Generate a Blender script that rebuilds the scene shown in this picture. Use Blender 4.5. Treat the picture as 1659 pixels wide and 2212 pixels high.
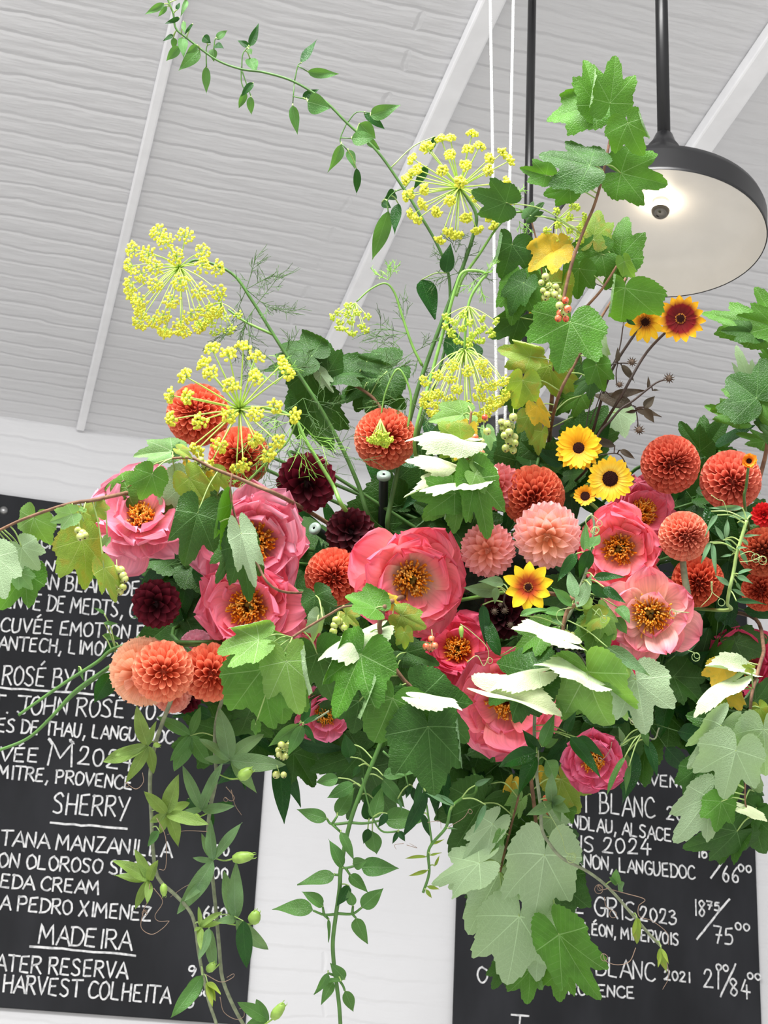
import bpy, math, random
from mathutils import Vector, Matrix

for _o in list(bpy.data.objects):
    bpy.data.objects.remove(_o, do_unlink=True)
SC = bpy.context.scene
COL = SC.collection
PI = math.pi

# ---------------------------------------------------------------- camera
F_PX = 3600.0
TILT = math.radians(21.83)
ROLL = math.radians(2.91)
CAM = Vector((0, 0, 1.5))
_F = Vector((0, math.cos(TILT), math.sin(TILT)))
_R0 = Vector((1, 0, 0))
_U0 = Vector((0, -math.sin(TILT), math.cos(TILT)))
CR = _R0 * math.cos(ROLL) + _U0 * math.sin(ROLL)
CU = _U0 * math.cos(ROLL) - _R0 * math.sin(ROLL)
cam_data = bpy.data.cameras.new('camera')
cam = bpy.data.objects.new('camera', cam_data)
COL.objects.link(cam)
cam_data.sensor_fit = 'VERTICAL'
cam_data.sensor_height = 24.0
cam_data.sensor_width = 18.0
cam_data.lens = F_PX / 2212.0 * 24.0
cam_data.clip_start = 0.05
m = Matrix((CR, CU, -_F)).transposed().to_4x4()
m.translation = CAM
cam.matrix_world = m
cam_data.dof.use_dof = True
cam_data.dof.focus_distance = 2.2
cam_data.dof.aperture_fstop = 18.0
SC.camera = cam

# ---------------------------------------------------------------- light and exposure
SC.view_settings.view_transform = 'Standard'
SC.view_settings.look = 'None'
SC.view_settings.gamma = 1.0
SC.view_settings.exposure = 0.2
W = bpy.data.worlds.new('overcast_daylight')
SC.world = W
W.use_nodes = True
_bg = W.node_tree.nodes['Background']
_bg.inputs[0].default_value = (1.0, 1.0, 1.0, 1)
_bg.inputs[1].default_value = 0.80

def area_light(name, loc, target, sx, sy, power, col):
    d = bpy.data.lights.new(name, 'AREA')
    d.shape = 'RECTANGLE'; d.size = sx; d.size_y = sy
    d.energy = power; d.color = col
    o = bpy.data.objects.new(name, d); COL.objects.link(o)
    o.location = loc
    o.rotation_euler = (Vector(target) - Vector(loc)).to_track_quat('-Z', 'Y').to_euler()
    return o
# daylight falling through the roof glazing above and in front of the flowers
area_light('roof_glazing_daylight', (-0.6, 0.55, 4.6), (0.0, 2.2, 2.3), 2.4, 1.5, 330, (1.0, 0.99, 0.975))

# ---------------------------------------------------------------- helpers
def P(px, py, d):
    """point seen at photograph pixel (px,py) standing d metres in front of the camera"""
    return CAM + _F * d + CR * ((px - 829.5) / F_PX * d) - CU * ((py - 1106.0) / F_PX * d)

def on_plane(px, py, p0, n):
    r = P(px, py, 1.0) - CAM
    t = (p0 - CAM).dot(n) / r.dot(n)
    return CAM + r * t

class MB:
    def __init__(s):
        s.v = []; s.f = []; s.m = []; s.uv = []; s.c = []
    def add(s, verts, faces, mat=0, uv=None, col=None):
        b = len(s.v)
        s.v += verts
        for f in faces:
            s.f.append(tuple(b + i for i in f)); s.m.append(mat)
        s.uv += uv if uv else [(0.0, 0.0)] * len(verts)
        s.c += col if col else [(1.0, 1.0, 1.0)] * len(verts)
    def build(s, name, mats, parent=None, smooth=True, loc=None):
        me = bpy.data.meshes.new(name)
        org = loc if loc is not None else (WORLD_LOC.get(parent.name, Vector()) if parent else Vector())
        me.from_pydata([tuple(Vector(p) - org) for p in s.v], [], s.f)
        if not isinstance(mats, (list, tuple)): mats = [mats]
        for mt in mats: me.materials.append(mt)
        me.polygons.foreach_set('material_index', s.m)
        me.polygons.foreach_set('use_smooth', [smooth] * len(s.f))
        ul = me.uv_layers.new(name='UVMap')
        ca = me.color_attributes.new('tint', 'FLOAT_COLOR', 'POINT')
        li = [0] * len(me.loops); me.loops.foreach_get('vertex_index', li)
        fl = []
        for i in li: fl += s.uv[i]
        ul.data.foreach_set('uv', fl)
        fc = []
        for c in s.c: fc += (c[0], c[1], c[2], 1.0)
        ca.data.foreach_set('color', fc)
        me.update()
        o = bpy.data.objects.new(name, me); COL.objects.link(o)
        if parent:
            o.parent = parent
            WORLD_LOC[o.name] = org
        else:
            o.location = org
            WORLD_LOC[o.name] = org.copy()
        return o

WORLD_LOC = {}
def thing(name, label, cat, loc, group=None):
    o = bpy.data.objects.new(name, None); COL.objects.link(o)
    o.empty_display_size = 0.03
    o.location = loc
    WORLD_LOC[o.name] = Vector(loc)
    o['label'] = label; o['category'] = cat
    if group: o['group'] = group
    return o
def structure(o):
    o['kind'] = 'structure'
    return o

def box(mb, c, ax, ay, az, mat=0):
    c = Vector(c); vs = []
    for k in (-1, 1):
        for j in (-1, 1):
            for i in (-1, 1):
                vs.append(c + Vector(ax) * i + Vector(ay) * j + Vector(az) * k)
    mb.add(vs, [(0, 2, 3, 1), (4, 5, 7, 6), (0, 1, 5, 4), (2, 6, 7, 3), (0, 4, 6, 2), (1, 3, 7, 5)], mat)

def catmull(pts, n=6):
    pts = [Vector(p) for p in pts]
    if len(pts) < 3: 
        return [pts[0].lerp(pts[-1], i / n) for i in range(n + 1)]
    q = [pts[0] * 2 - pts[1]] + pts + [pts[-1] * 2 - pts[-2]]
    out = []
    for i in range(1, len(q) - 2):
        a, b, c, d = q[i - 1], q[i], q[i + 1], q[i + 2]
        for k in range(n):
            t = k / n
            out.append(0.5 * ((2 * b) + (c - a) * t + (2 * a - 5 * b + 4 * c - d) * t * t + (3 * b - a - 3 * c + d) * t ** 3))
    out.append(pts[-1])
    return out

def tube(mb, pts, r0, r1=None, sides=6, mat=0, col=None, smooth_n=0, caps=True):
    if r1 is None: r1 = r0
    pts = catmull(pts, smooth_n) if smooth_n else [Vector(p) for p in pts]
    n = len(pts)
    ref = None; vs = []; uv = []
    for i, p in enumerate(pts):
        t = (pts[min(i + 1, n - 1)] - pts[max(i - 1, 0)])
        if t.length < 1e-9: t = Vector((0, 0, 1))
        t.normalize()
        if ref is None:
            ref = t.orthogonal().normalized()
        ref = (ref - t * ref.dot(t))
        if ref.length < 1e-6: ref = t.orthogonal()
        ref.normalize()
        b = t.cross(ref)
        rr = r0(i / (n - 1)) if callable(r0) else r0 + (r1 - r0) * i / (n - 1)
        for k in range(sides):
            a = 2 * PI * k / sides
            vs.append(p + (ref * math.cos(a) + b * math.sin(a)) * rr)
            uv.append((k / sides, i / (n - 1)))
    fs = []
    for i in range(n - 1):
        for k in range(sides):
            k2 = (k + 1) % sides
            fs.append((i * sides + k, i * sides + k2, (i + 1) * sides + k2, (i + 1) * sides + k))
    if caps:
        fs.append(tuple(range(sides))[::-1]); fs.append(tuple((n - 1) * sides + k for k in range(sides)))
    mb.add(vs, fs, mat, uv, [col] * len(vs) if col else None)
    return pts

def lathe(mb, prof, c, axis, seg=32, mat=0, col=None):
    """prof: list of (radius, height along axis)"""
    axis = Vector(axis).normalized(); x = axis.orthogonal().normalized(); y = axis.cross(x)
    c = Vector(c); vs = []; fs = []; uv = []
    for i, (r, h) in enumerate(prof):
        for k in range(seg):
            a = 2 * PI * k / seg
            vs.append(c + axis * h + (x * math.cos(a) + y * math.sin(a)) * r); uv.append((k / seg, i / max(1, len(prof) - 1)))
    for i in range(len(prof) - 1):
        for k in range(seg):
            k2 = (k + 1) % seg
            fs.append((i * seg + k, i * seg + k2, (i + 1) * seg + k2, (i + 1) * seg + k))
    mb.add(vs, fs, mat, uv, [col] * len(vs) if col else None)

_bs = None
def ball(mb, c, r, mat=0, col=None, seg=8, rings=6, axis=None, stretch=1.0):
    axis = Vector(axis).normalized() if axis is not None else Vector((0, 0, 1))
    prof = []
    for i in range(rings + 1):
        a = -PI / 2 + PI * i / rings
        prof.append((max(1e-5, math.cos(a) * r), math.sin(a) * r * stretch))
    lathe(mb, prof, c, axis, seg, mat, col)

# ---------------------------------------------------------------- materials
def nt(name):
    mt = bpy.data.materials.new(name); mt.use_nodes = True
    t = mt.node_tree
    return mt, t, t.nodes['Principled BSDF'], t.nodes['Material Output']
def N(t, kind, **kw):
    n = t.nodes.new(kind)
    for k, v in kw.items(): setattr(n, k, v)
    return n
def MA(t, op, a, b=None, c=None, clamp=False):
    n = t.nodes.new('ShaderNodeMath'); n.operation = op; n.use_clamp = clamp
    for i, x in enumerate((a, b, c)):
        if x is None: continue
        if isinstance(x, (int, float)): n.inputs[i].default_value = x
        else: t.links.new(x, n.inputs[i])
    return n.outputs[0]
def MIX(t, f, a, b):
    n = t.nodes.new('ShaderNodeMix'); n.data_type = 'RGBA'
    for i, x in ((0, f), (6, a), (7, b)):
        if isinstance(x, (int, float)): n.inputs[i].default_value = x
        elif isinstance(x, tuple): n.inputs[i].default_value = (*x[:3], 1)
        else: t.links.new(x, n.inputs[i])
    return n.outputs[2]
def RANGE(t, x, a, b, c=0.0, d=1.0, smooth=True):
    n = t.nodes.new('ShaderNodeMapRange'); n.interpolation_type = 'SMOOTHSTEP' if smooth else 'LINEAR'
    t.links.new(x, n.inputs[0])
    for i, v in enumerate((a, b, c, d)): n.inputs[i + 1].default_value = v
    return n.outputs[0]

def hexc(h):
    h = h.lstrip('#'); out = []
    for i in (0, 2, 4):
        c = int(h[i:i + 2], 16) / 255
        out.append(c / 12.92 if c <= 0.04045 else ((c + 0.055) / 1.055) ** 2.4)
    return tuple(out)

def plain(name, col, rough=0.5, metal=0.0, var=0.0, scale=60, spec=0.5, bump=0.0):
    mt, t, p, o = nt(name)
    col = hexc(col) if isinstance(col, str) else col
    p.inputs['Base Color'].default_value = (*col, 1)
    p.inputs['Roughness'].default_value = rough
    p.inputs['Metallic'].default_value = metal
    p.inputs['Specular IOR Level'].default_value = spec
    if var or bump:
        tc = N(t, 'ShaderNodeTexCoord'); nz = N(t, 'ShaderNodeTexNoise')
        nz.inputs['Scale'].default_value = scale; nz.inputs['Detail'].default_value = 4
        t.links.new(tc.outputs['Object'], nz.inputs['Vector'])
        if var:
            d = tuple(c * (1 - var) for c in col); l = tuple(min(1, c * (1 + var)) for c in col)
            t.links.new(MIX(t, RANGE(t, nz.outputs[0], .3, .7), d, l), p.inputs['Base Color'])
        if bump:
            b = N(t, 'ShaderNodeBump'); b.inputs['Strength'].default_value = bump; b.inputs['Distance'].default_value = 0.004
            t.links.new(nz.outputs[0], b.inputs['Height']); t.links.new(b.outputs[0], p.inputs['Normal'])
    return mt

def leaf_mat(name, front, back, vein, trans=0.3, rough=0.42, palm=True, blotch=None, tcol=None):
    front, back, vein = hexc(front), hexc(back), hexc(vein)
    mt, t, p, o = nt(name)
    uv = N(t, 'ShaderNodeUVMap', uv_map='UVMap'); sx = N(t, 'ShaderNodeSeparateXYZ')
    t.links.new(uv.outputs[0], sx.inputs[0])
    x = MA(t, 'ABSOLUTE', sx.outputs[0]); y = sx.outputs[1]
    if palm:
        r = MA(t, 'SQRT', MA(t, 'ADD', MA(t, 'MULTIPLY', x, x), MA(t, 'MULTIPLY', y, y)))
        ang = MA(t, 'ARCTAN2', x, y)
        A = MA(t, 'ADD', MA(t, 'MULTIPLY', MA(t, 'GREATER_THAN', ang, .37), .733),
               MA(t, 'MULTIPLY', MA(t, 'GREATER_THAN', ang, 1.1), .76))
        da = MA(t, 'SUBTRACT', ang, A)
        d = MA(t, 'ABSOLUTE', MA(t, 'MULTIPLY', r, MA(t, 'SINE', da)))
        a = MA(t, 'MULTIPLY', r, MA(t, 'COSINE', da))
    else:
        d, a = x, y
    w = MA(t, 'MULTIPLY_ADD', a, -0.006, 0.009)
    main = MA(t, 'SUBTRACT', 1.0, RANGE(t, MA(t, 'SUBTRACT', d, w), -0.004, 0.004))
    fr = MA(t, 'FRACT', MA(t, 'MULTIPLY', MA(t, 'MULTIPLY_ADD', d, -0.85, a), 9.0))
    sec = MA(t, 'SUBTRACT', 1.0, RANGE(t, MA(t, 'ABSOLUTE', MA(t, 'SUBTRACT', fr, 0.5)), 0.02, 0.075))
    vm = MA(t, 'MAXIMUM', main, MA(t, 'MULTIPLY', sec, 0.3))
    vor = N(t, 'ShaderNodeTexVoronoi', feature='DISTANCE_TO_EDGE'); vor.inputs['Scale'].default_value = 22
    t.links.new(uv.outputs[0], vor.inputs['Vector'])
    quilt = RANGE(t, vor.outputs['Distance'], 0.0, 0.22)
    tc = N(t, 'ShaderNodeTexCoord'); nz = N(t, 'ShaderNodeTexNoise'); nz.inputs['Scale'].default_value = 38
    nz.inputs['Detail'].default_value = 3
    t.links.new(tc.outputs['Object'], nz.inputs['Vector'])
    oi = N(t, 'ShaderNodeObjectInfo')
    geo = N(t, 'ShaderNodeNewGeometry')
    lo = tuple(c * .72 for c in front); hi = tuple(min(1, c * 1.22) for c in front)
    fc = MIX(t, RANGE(t, nz.outputs[0], .3, .7), lo, hi)
    fc = MIX(t, MA(t, 'MULTIPLY', oi.outputs['Random'], 0.38), fc, tuple(min(1, c * k) for c, k in zip(front, (1.7, 1.3, 1.3))))
    if blotch:
        bz = N(t, 'ShaderNodeTexNoise'); bz.inputs['Scale'].default_value = 2.2; bz.inputs['Detail'].default_value = 5
        t.links.new(uv.outputs[0], bz.inputs['Vector'])
        fc = MIX(t, RANGE(t, bz.outputs[0], .50, .62), fc, hexc(blotch))
    fc = MIX(t, MA(t, 'MULTIPLY', vm, 0.55), fc, vein)
    net = MA(t, 'MULTIPLY', MA(t, 'SUBTRACT', 1.0, RANGE(t, vor.outputs['Distance'], 0.0, 0.05)), 0.22)
    bc = MIX(t, MA(t, 'MAXIMUM', MA(t, 'MULTIPLY', vm, 0.75), net), back, tuple(min(1, c * 1.7) for c in back))
    colr = MIX(t, geo.outputs['Backfacing'], fc, bc)
    t.links.new(colr, p.inputs['Base Color'])
    t.links.new(MA(t, 'MULTIPLY_ADD', geo.outputs['Backfacing'], .25, rough), p.inputs['Roughness'])
    p.inputs['Specular IOR Level'].default_value = 0.28
    h = MA(t, 'SUBTRACT', MA(t, 'MULTIPLY', quilt, 0.5), MA(t, 'MULTIPLY', vm, 0.9))
    b = N(t, 'ShaderNodeBump'); b.inputs['Strength'].default_value = 0.38; b.inputs['Distance'].default_value = 0.0016
    t.links.new(h, b.inputs['Height']); t.links.new(b.outputs[0], p.inputs['Normal'])
    tr = N(t, 'ShaderNodeBsdfTranslucent')
    tcx = hexc(tcol) if tcol else tuple(min(1, c * k) for c, k in zip(front, (1.7, 1.5, .6)))
    tr.inputs[0].default_value = (*tcx, 1)
    ms = N(t, 'ShaderNodeMixShader'); ms.inputs[0].default_value = trans
    t.links.new(p.outputs[0], ms.inputs[1]); t.links.new(tr.outputs[0], ms.inputs[2])
    t.links.new(ms.outputs[0], o.inputs['Surface'])
    return mt

def petal_mat(name, trans=0.25, rough=0.5, tfac=(1, .9, .85), streak=0.12):
    """colour comes from the petal's own tint attribute, with fine lengthwise streaks"""
    mt, t, p, o = nt(name)
    at = N(t, 'ShaderNodeAttribute', attribute_name='tint')
    uv = N(t, 'ShaderNodeUVMap', uv_map='UVMap')
    mp = N(t, 'ShaderNodeMapping'); mp.inputs['Scale'].default_value = (22, 1.6, 1)
    t.links.new(uv.outputs[0], mp.inputs[0])
    nz = N(t, 'ShaderNodeTexNoise'); nz.inputs['Scale'].default_value = 1.0; nz.inputs['Detail'].default_value = 3
    t.links.new(mp.outputs[0], nz.inputs['Vector'])
    c = N(t, 'ShaderNodeVectorMath', operation='SCALE')
    t.links.new(at.outputs['Color'], c.inputs[0])
    t.links.new(RANGE(t, nz.outputs[0], .25, .75, 1 - streak, 1 + streak), c.inputs['Scale'])
    t.links.new(c.outputs[0], p.inputs['Base Color'])
    p.inputs['Roughness'].default_value = rough
    p.inputs['Specular IOR Level'].default_value = 0.25
    b = N(t, 'ShaderNodeBump'); b.inputs['Strength'].default_value = 0.25; b.inputs['Distance'].default_value = 0.001
    t.links.new(nz.outputs[0], b.inputs['Height']); t.links.new(b.outputs[0], p.inputs['Normal'])
    tr = N(t, 'ShaderNodeBsdfTranslucent')
    t.links.new(c.outputs[0], tr.inputs[0])
    ms = N(t, 'ShaderNodeMixShader'); ms.inputs[0].default_value = trans
    t.links.new(p.outputs[0], ms.inputs[1]); t.links.new(tr.outputs[0], ms.inputs[2])
    t.links.new(ms.outputs[0], o.inputs['Surface'])
    return mt

LM = {
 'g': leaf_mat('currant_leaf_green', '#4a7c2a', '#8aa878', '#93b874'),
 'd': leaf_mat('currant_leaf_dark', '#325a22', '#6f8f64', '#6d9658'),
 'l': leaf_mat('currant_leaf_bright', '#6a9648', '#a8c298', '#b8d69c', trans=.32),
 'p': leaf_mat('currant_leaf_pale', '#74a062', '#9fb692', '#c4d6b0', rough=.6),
 'k': leaf_mat('currant_leaf_yellow_green', '#7b9a3c', '#9fb06a', '#b4c272', blotch='#98943a'),
 'w': leaf_mat('currant_leaf_glare_pale', '#bccfa6', '#bccfa6', '#d6e2c2', rough=.6, trans=.15, tcol='#8cb054'),  # pale copy for up-facing leaves: glare from above put into the colour
 'y': leaf_mat('currant_leaf_yellow', '#d8b430', '#d0b860', '#e2c860', blotch='#b0a63a', trans=.4, tcol='#f0d050'),
 's': leaf_mat('vine_leaf_green', '#4f7e42', '#7aa072', '#8eb47c', palm=False, rough=.34),
 'S': leaf_mat('vine_leaf_dark_gloss', '#22501f', '#58804c', '#4c7c40', palm=False, rough=.2),
 'q': leaf_mat('passion_leaf_grey_green', '#668a5e', '#86a484', '#9cb492', palm=False, rough=.5),
 'Q': leaf_mat('passion_leaf_lime', '#74924a', '#96b070', '#a8be78', palm=False, rough=.45),
 'b': leaf_mat('bronze_leaf', '#3c3426', '#4a3a34', '#5a4634', palm=False, rough=.5, trans=.12),
 'e': leaf_mat('pea_leaf_glaucous', '#5d8660', '#85a888', '#8fb090', palm=False, rough=.55),
 'f': leaf_mat('filler_leaf_dark', '#1f4a22', '#47703f', '#4a7a40', palm=False, rough=.35),
}
M = {
 'stem': plain('green_stem', '#6f9a45', .5, var=.15),
 'stem_dark': plain('dark_green_stem', '#456b2e', .5, var=.2),
 'wood': plain('brown_twig', '#74543e', .75, var=.3, scale=90, bump=.4),
 'vine': plain('grey_vine_stem', '#7d8468', .6, var=.25, scale=120),
 'vine_g': plain('green_vine_stem', '#527d38', .5, var=.15),
 'petiole': plain('pale_leaf_stalk', '#94ae64', .5, var=.12),
 'bronze': plain('bronze_stem', '#33241c', .45, var=.25),
 'tendril': plain('tendril', '#8c7462', .5, var=.2),
 'tendril_g': plain('green_tendril', '#9ab070', .5, var=.2),
 'ray': plain('fennel_ray', '#b5d264', .5, var=.1),
 'floret': plain('fennel_floret', '#dcdc42', .55, var=.22, scale=300),
 'floret_g': plain('fennel_floret_green', '#c2d845', .55, var=.22, scale=300),
 'frond': plain('fennel_frond', '#46692e', .55, var=.2),
 'frond_l': plain('fennel_frond_light', '#86ba4c', .55, var=.2),
 'bud': plain('passion_bud', '#8fb24e', .45, var=.2, scale=90),
 'stamen': plain('stamen_orange', '#ffb93a', .55, var=.25, scale=250),
 'stamen_d': plain('stamen_deep_orange', '#ff9a20', .55, var=.25, scale=250),
 'carpel': plain('carpel', '#c8b25a', .5, var=.25, scale=200),
 'disc': plain('dark_flower_disc', '#2c0e09', .85, var=.3, scale=500, spec=.15),
 'disc_rim': plain('disc_rim_floret', '#c87a20', .6, var=.4, scale=500),
 'b_green': None, 'b_red': None,
 'black': plain('black_enamel', '#0e0e10', .34, var=.15, scale=20, bump=.05),
 'rim': plain('worn_black_rim', '#202124', .5),
 'enamel': plain('cream_enamel', '#dcd8d2', .38, var=.03, scale=12),
 'rubber': plain('black_tube', '#17191b', .45),
 'clear': plain('frosted_rubber_cap', '#93a49a', .25),
 'string': plain('white_braided_cord', '#eeeeee', .55, var=.12, scale=600, bump=.6),
 'wire': plain('black_wire', '#1b1d1c', .4, metal=.6),
 'chalk': None, 'steel': plain('steel', '#8d8d8d', .35, metal=.8),
}
PM = petal_mat('petal', trans=.3)
PST = petal_mat('stamen_filament', trans=.45, streak=.05)
PMs = petal_mat('petal_velvet', trans=.12, rough=.6)

def berry_mat(name, a, b):
    mt, t, p, o = nt(name)
    tc = N(t, 'ShaderNodeTexCoord'); nz = N(t, 'ShaderNodeTexNoise'); nz.inputs['Scale'].default_value = 160
    t.links.new(tc.outputs['Object'], nz.inputs['Vector'])
    t.links.new(MIX(t, RANGE(t, nz.outputs[0], .35, .65), hexc(a), hexc(b)), p.inputs['Base Color'])
    p.inputs['Roughness'].default_value = .18
    p.inputs['Subsurface Weight'].default_value = .25
    p.inputs['Subsurface Radius'].default_value = (.004, .004, .002)
    return mt
M['b_green'] = berry_mat('green_currant', '#9ca650', '#b9bf78')
M['b_red'] = berry_mat('red_currant', '#c8402c', '#d9936a')
M['b_tip'] = plain('berry_calyx', '#3b2f22', .8)

def wall_paint(name, col, course, brick_w, strength, dist):
    """white paint over brickwork: courses seen only as soft ridges"""
    mt, t, p, o = nt(name)
    uv = N(t, 'ShaderNodeUVMap', uv_map='UVMap')
    nz = N(t, 'ShaderNodeTexNoise'); nz.inputs['Scale'].default_value = 2.6; nz.inputs['Detail'].default_value = 3
    t.links.new(uv.outputs[0], nz.inputs['Vector'])
    off = N(t, 'ShaderNodeVectorMath', operation='MULTIPLY_ADD')
    t.links.new(nz.outputs['Color'], off.inputs[0]); off.inputs[1].default_value = (.10, .045, 0)
    t.links.new(uv.outputs[0], off.inputs[2])
    nw = N(t, 'ShaderNodeTexNoise'); nw.inputs['Scale'].default_value = 9; nw.inputs['Detail'].default_value = 4
    t.links.new(uv.outputs[0], nw.inputs['Vector'])
    off2 = N(t, 'ShaderNodeVectorMath', operation='MULTIPLY_ADD')
    t.links.new(nw.outputs['Color'], off2.inputs[0]); off2.inputs[1].default_value = (.03, .03, 0)
    t.links.new(off.outputs[0], off2.inputs[2])
    br = N(t, 'ShaderNodeTexBrick')
    br.inputs['Scale'].default_value = 1.0
    br.inputs['Mortar Size'].default_value = course * .16
    br.inputs['Mortar Smooth'].default_value = 1.0
    br.inputs['Brick Width'].default_value = brick_w
    br.inputs['Row Height'].default_value = course
    t.links.new(off2.outputs[0], br.inputs['Vector'])
    mp = N(t, 'ShaderNodeMapping'); mp.inputs['Scale'].default_value = (6, 26, 1)
    t.links.new(uv.outputs[0], mp.inputs[0])
    n2 = N(t, 'ShaderNodeTexNoise'); n2.inputs['Scale'].default_value = 1; n2.inputs['Detail'].default_value = 5
    t.links.new(mp.outputs[0], n2.inputs['Vector'])
    n3 = N(t, 'ShaderNodeTexNoise'); n3.inputs['Scale'].default_value = 1.3; n3.inputs['Detail'].default_value = 3
    t.links.new(uv.outputs[0], n3.inputs['Vector'])
    fac = MA(t, 'MULTIPLY', br.outputs['Fac'], RANGE(t, n3.outputs[0], .38, .66, .15, 1.0))
    h = MA(t, 'ADD', MA(t, 'MULTIPLY', fac, -1.0), MA(t, 'MULTIPLY', n2.outputs[0], .9))
    b = N(t, 'ShaderNodeBump'); b.inputs['Strength'].default_value = strength; b.inputs['Distance'].default_value = dist
    t.links.new(h, b.inputs['Height']); t.links.new(b.outputs[0], p.inputs['Normal'])
    c = hexc(col)
    t.links.new(MIX(t, RANGE(t, n3.outputs[0], .3, .7), tuple(x * .95 for x in c), c), p.inputs['Base Color'])
    p.inputs['Roughness'].default_value = .5
    return mt
# ================================================================ setting
WN = Vector((.247, -.969, 0)).normalized()          # wall faces this way
WD = Vector((0, 0, 1)).cross(WN).normalized()       # along the wall
if WD.x < 0: WD = -WD
WP = P(829, 1600, 6.0)                              # a point on the wall
def quad(name, p, u, v, mat, subdiv=1):
    mb = MB()
    vs = [p, p + u, p + u + v, p + v]
    mb.add(vs, [(0, 1, 2, 3)], 0, [(0, 0), (u.length, 0), (u.length, v.length), (0, v.length)])
    return mb.build(name, mat, smooth=False, loc=Vector(p))
JN = on_plane(207, 930, WP, WN)                     # where roof slope meets wall
rv = _F + CR * ((-130 - 829.5) / F_PX) - CU * ((2950 - 1106) / F_PX)
rv = (rv - WD * rv.dot(WD)).normalized()            # down the slope, towards the wall
CNRM = WD.cross(rv).normalized()
if CNRM.z > 0: CNRM = -CNRM
wall_m = wall_paint('white_painted_brick_wall', '#d0d0d2', .075, 2.7, .28, .012)
ceil_m = wall_paint('white_painted_brick_roof', '#d8d8da', .078, 3.3, .36, .022)
floor_m = plain('pale_floorboards', '#d4d2ce', .6, var=.2, scale=6)
wz = JN.z
a = Vector((WP.x, WP.y, 0)) - WD * 5.5
wall = structure(quad('wall_back', a, WD * 11, Vector((0, 0, wz)), wall_m))
# the roof slope, from the wall to the edge of the roof glazing
e0 = Vector((JN.x, JN.y, JN.z)); e0 = e0 + WD * ((a - e0).dot(WD))
ceil = structure(quad('ceiling', e0, WD * 11, -rv * 4.35, ceil_m))
floor = structure(quad('floor', Vector((-6, -2.5, 0)), Vector((12.5, 0, 0)), Vector((0, 11, 0)), floor_m))

# rafters under the slope
raf_m = plain('white_gloss_paint', '#eeeef0', .4, var=.03, scale=15, bump=.15)
def ceil_pt(px, py): return on_plane(px, py, JN, CNRM)
k_tr = 0
for (xa, ya, xb, yb, wd, th) in ((336, 0, 208, 930, .030, .018), (1030, 0, 757, 697, .058, .040), (1640, 100, 1500, 330, .062, .045)):
    A = ceil_pt(xa, ya); B = ceil_pt(xb, yb)
    u = A.dot(WD) * .5 + B.dot(WD) * .5
    # straight down the slope, through the middle of the seen stretch
    mid = (A + B) / 2
    top = mid - rv * ((mid - JN).dot(rv) + 4.33)
    bot = mid - rv * ((mid - JN).dot(rv) + .012)
    k_tr += 1
    mb = MB()
    box(mb, (top + bot) / 2 + CNRM * (th / 2 + .001), WD * wd / 2, rv * (top - bot).length / 2, CNRM * th / 2)
    o = mb.build('trim_%d' % k_tr, raf_m, smooth=False, loc=(top + bot) / 2)
    structure(o)
    bv = o.modifiers.new('edge', 'BEVEL'); bv.width = .006; bv.segments = 2
# a painted beam over the flowers that carries cords and lamp rods
beam_a = P(1100, -400, 2.4)
CEIL_AT = lambda p: p + Vector((0, 0, 1)) * ((JN - p).dot(CNRM) / CNRM.z)

# ---------------------------------------------------------------- chalkboards
cb, t, p, o = nt('chalkboard_slate')
tc = N(t, 'ShaderNodeTexCoord'); nz = N(t, 'ShaderNodeTexNoise'); nz.inputs['Scale'].default_value = 5; nz.inputs['Detail'].default_value = 6
mpn = N(t, 'ShaderNodeMapping'); mpn.inputs['Scale'].default_value = (1, 1, .35)
t.links.new(tc.outputs['Object'], mpn.inputs[0]); t.links.new(mpn.outputs[0], nz.inputs['Vector'])
t.links.new(MIX(t, RANGE(t, nz.outputs[0], .35, .8), hexc('#1b1c1f'), hexc('#2b2c30')), p.inputs['Base Color'])
p.inputs['Roughness'].default_value = .75; p.inputs['Specular IOR Level'].default_value = .25
ck, t, p, o = nt('white_chalk')
tc = N(t, 'ShaderNodeTexCoord'); nz = N(t, 'ShaderNodeTexNoise'); nz.inputs['Scale'].default_value = 70; nz.inputs['Detail'].default_value = 4
t.links.new(tc.outputs['Object'], nz.inputs['Vector'])
t.links.new(MIX(t, RANGE(t, nz.outputs[0], .25, .62), hexc('#a2a3a5'), hexc('#dedede')), p.inputs['Base Color'])
p.inputs['Roughness'].default_value = .95

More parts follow.
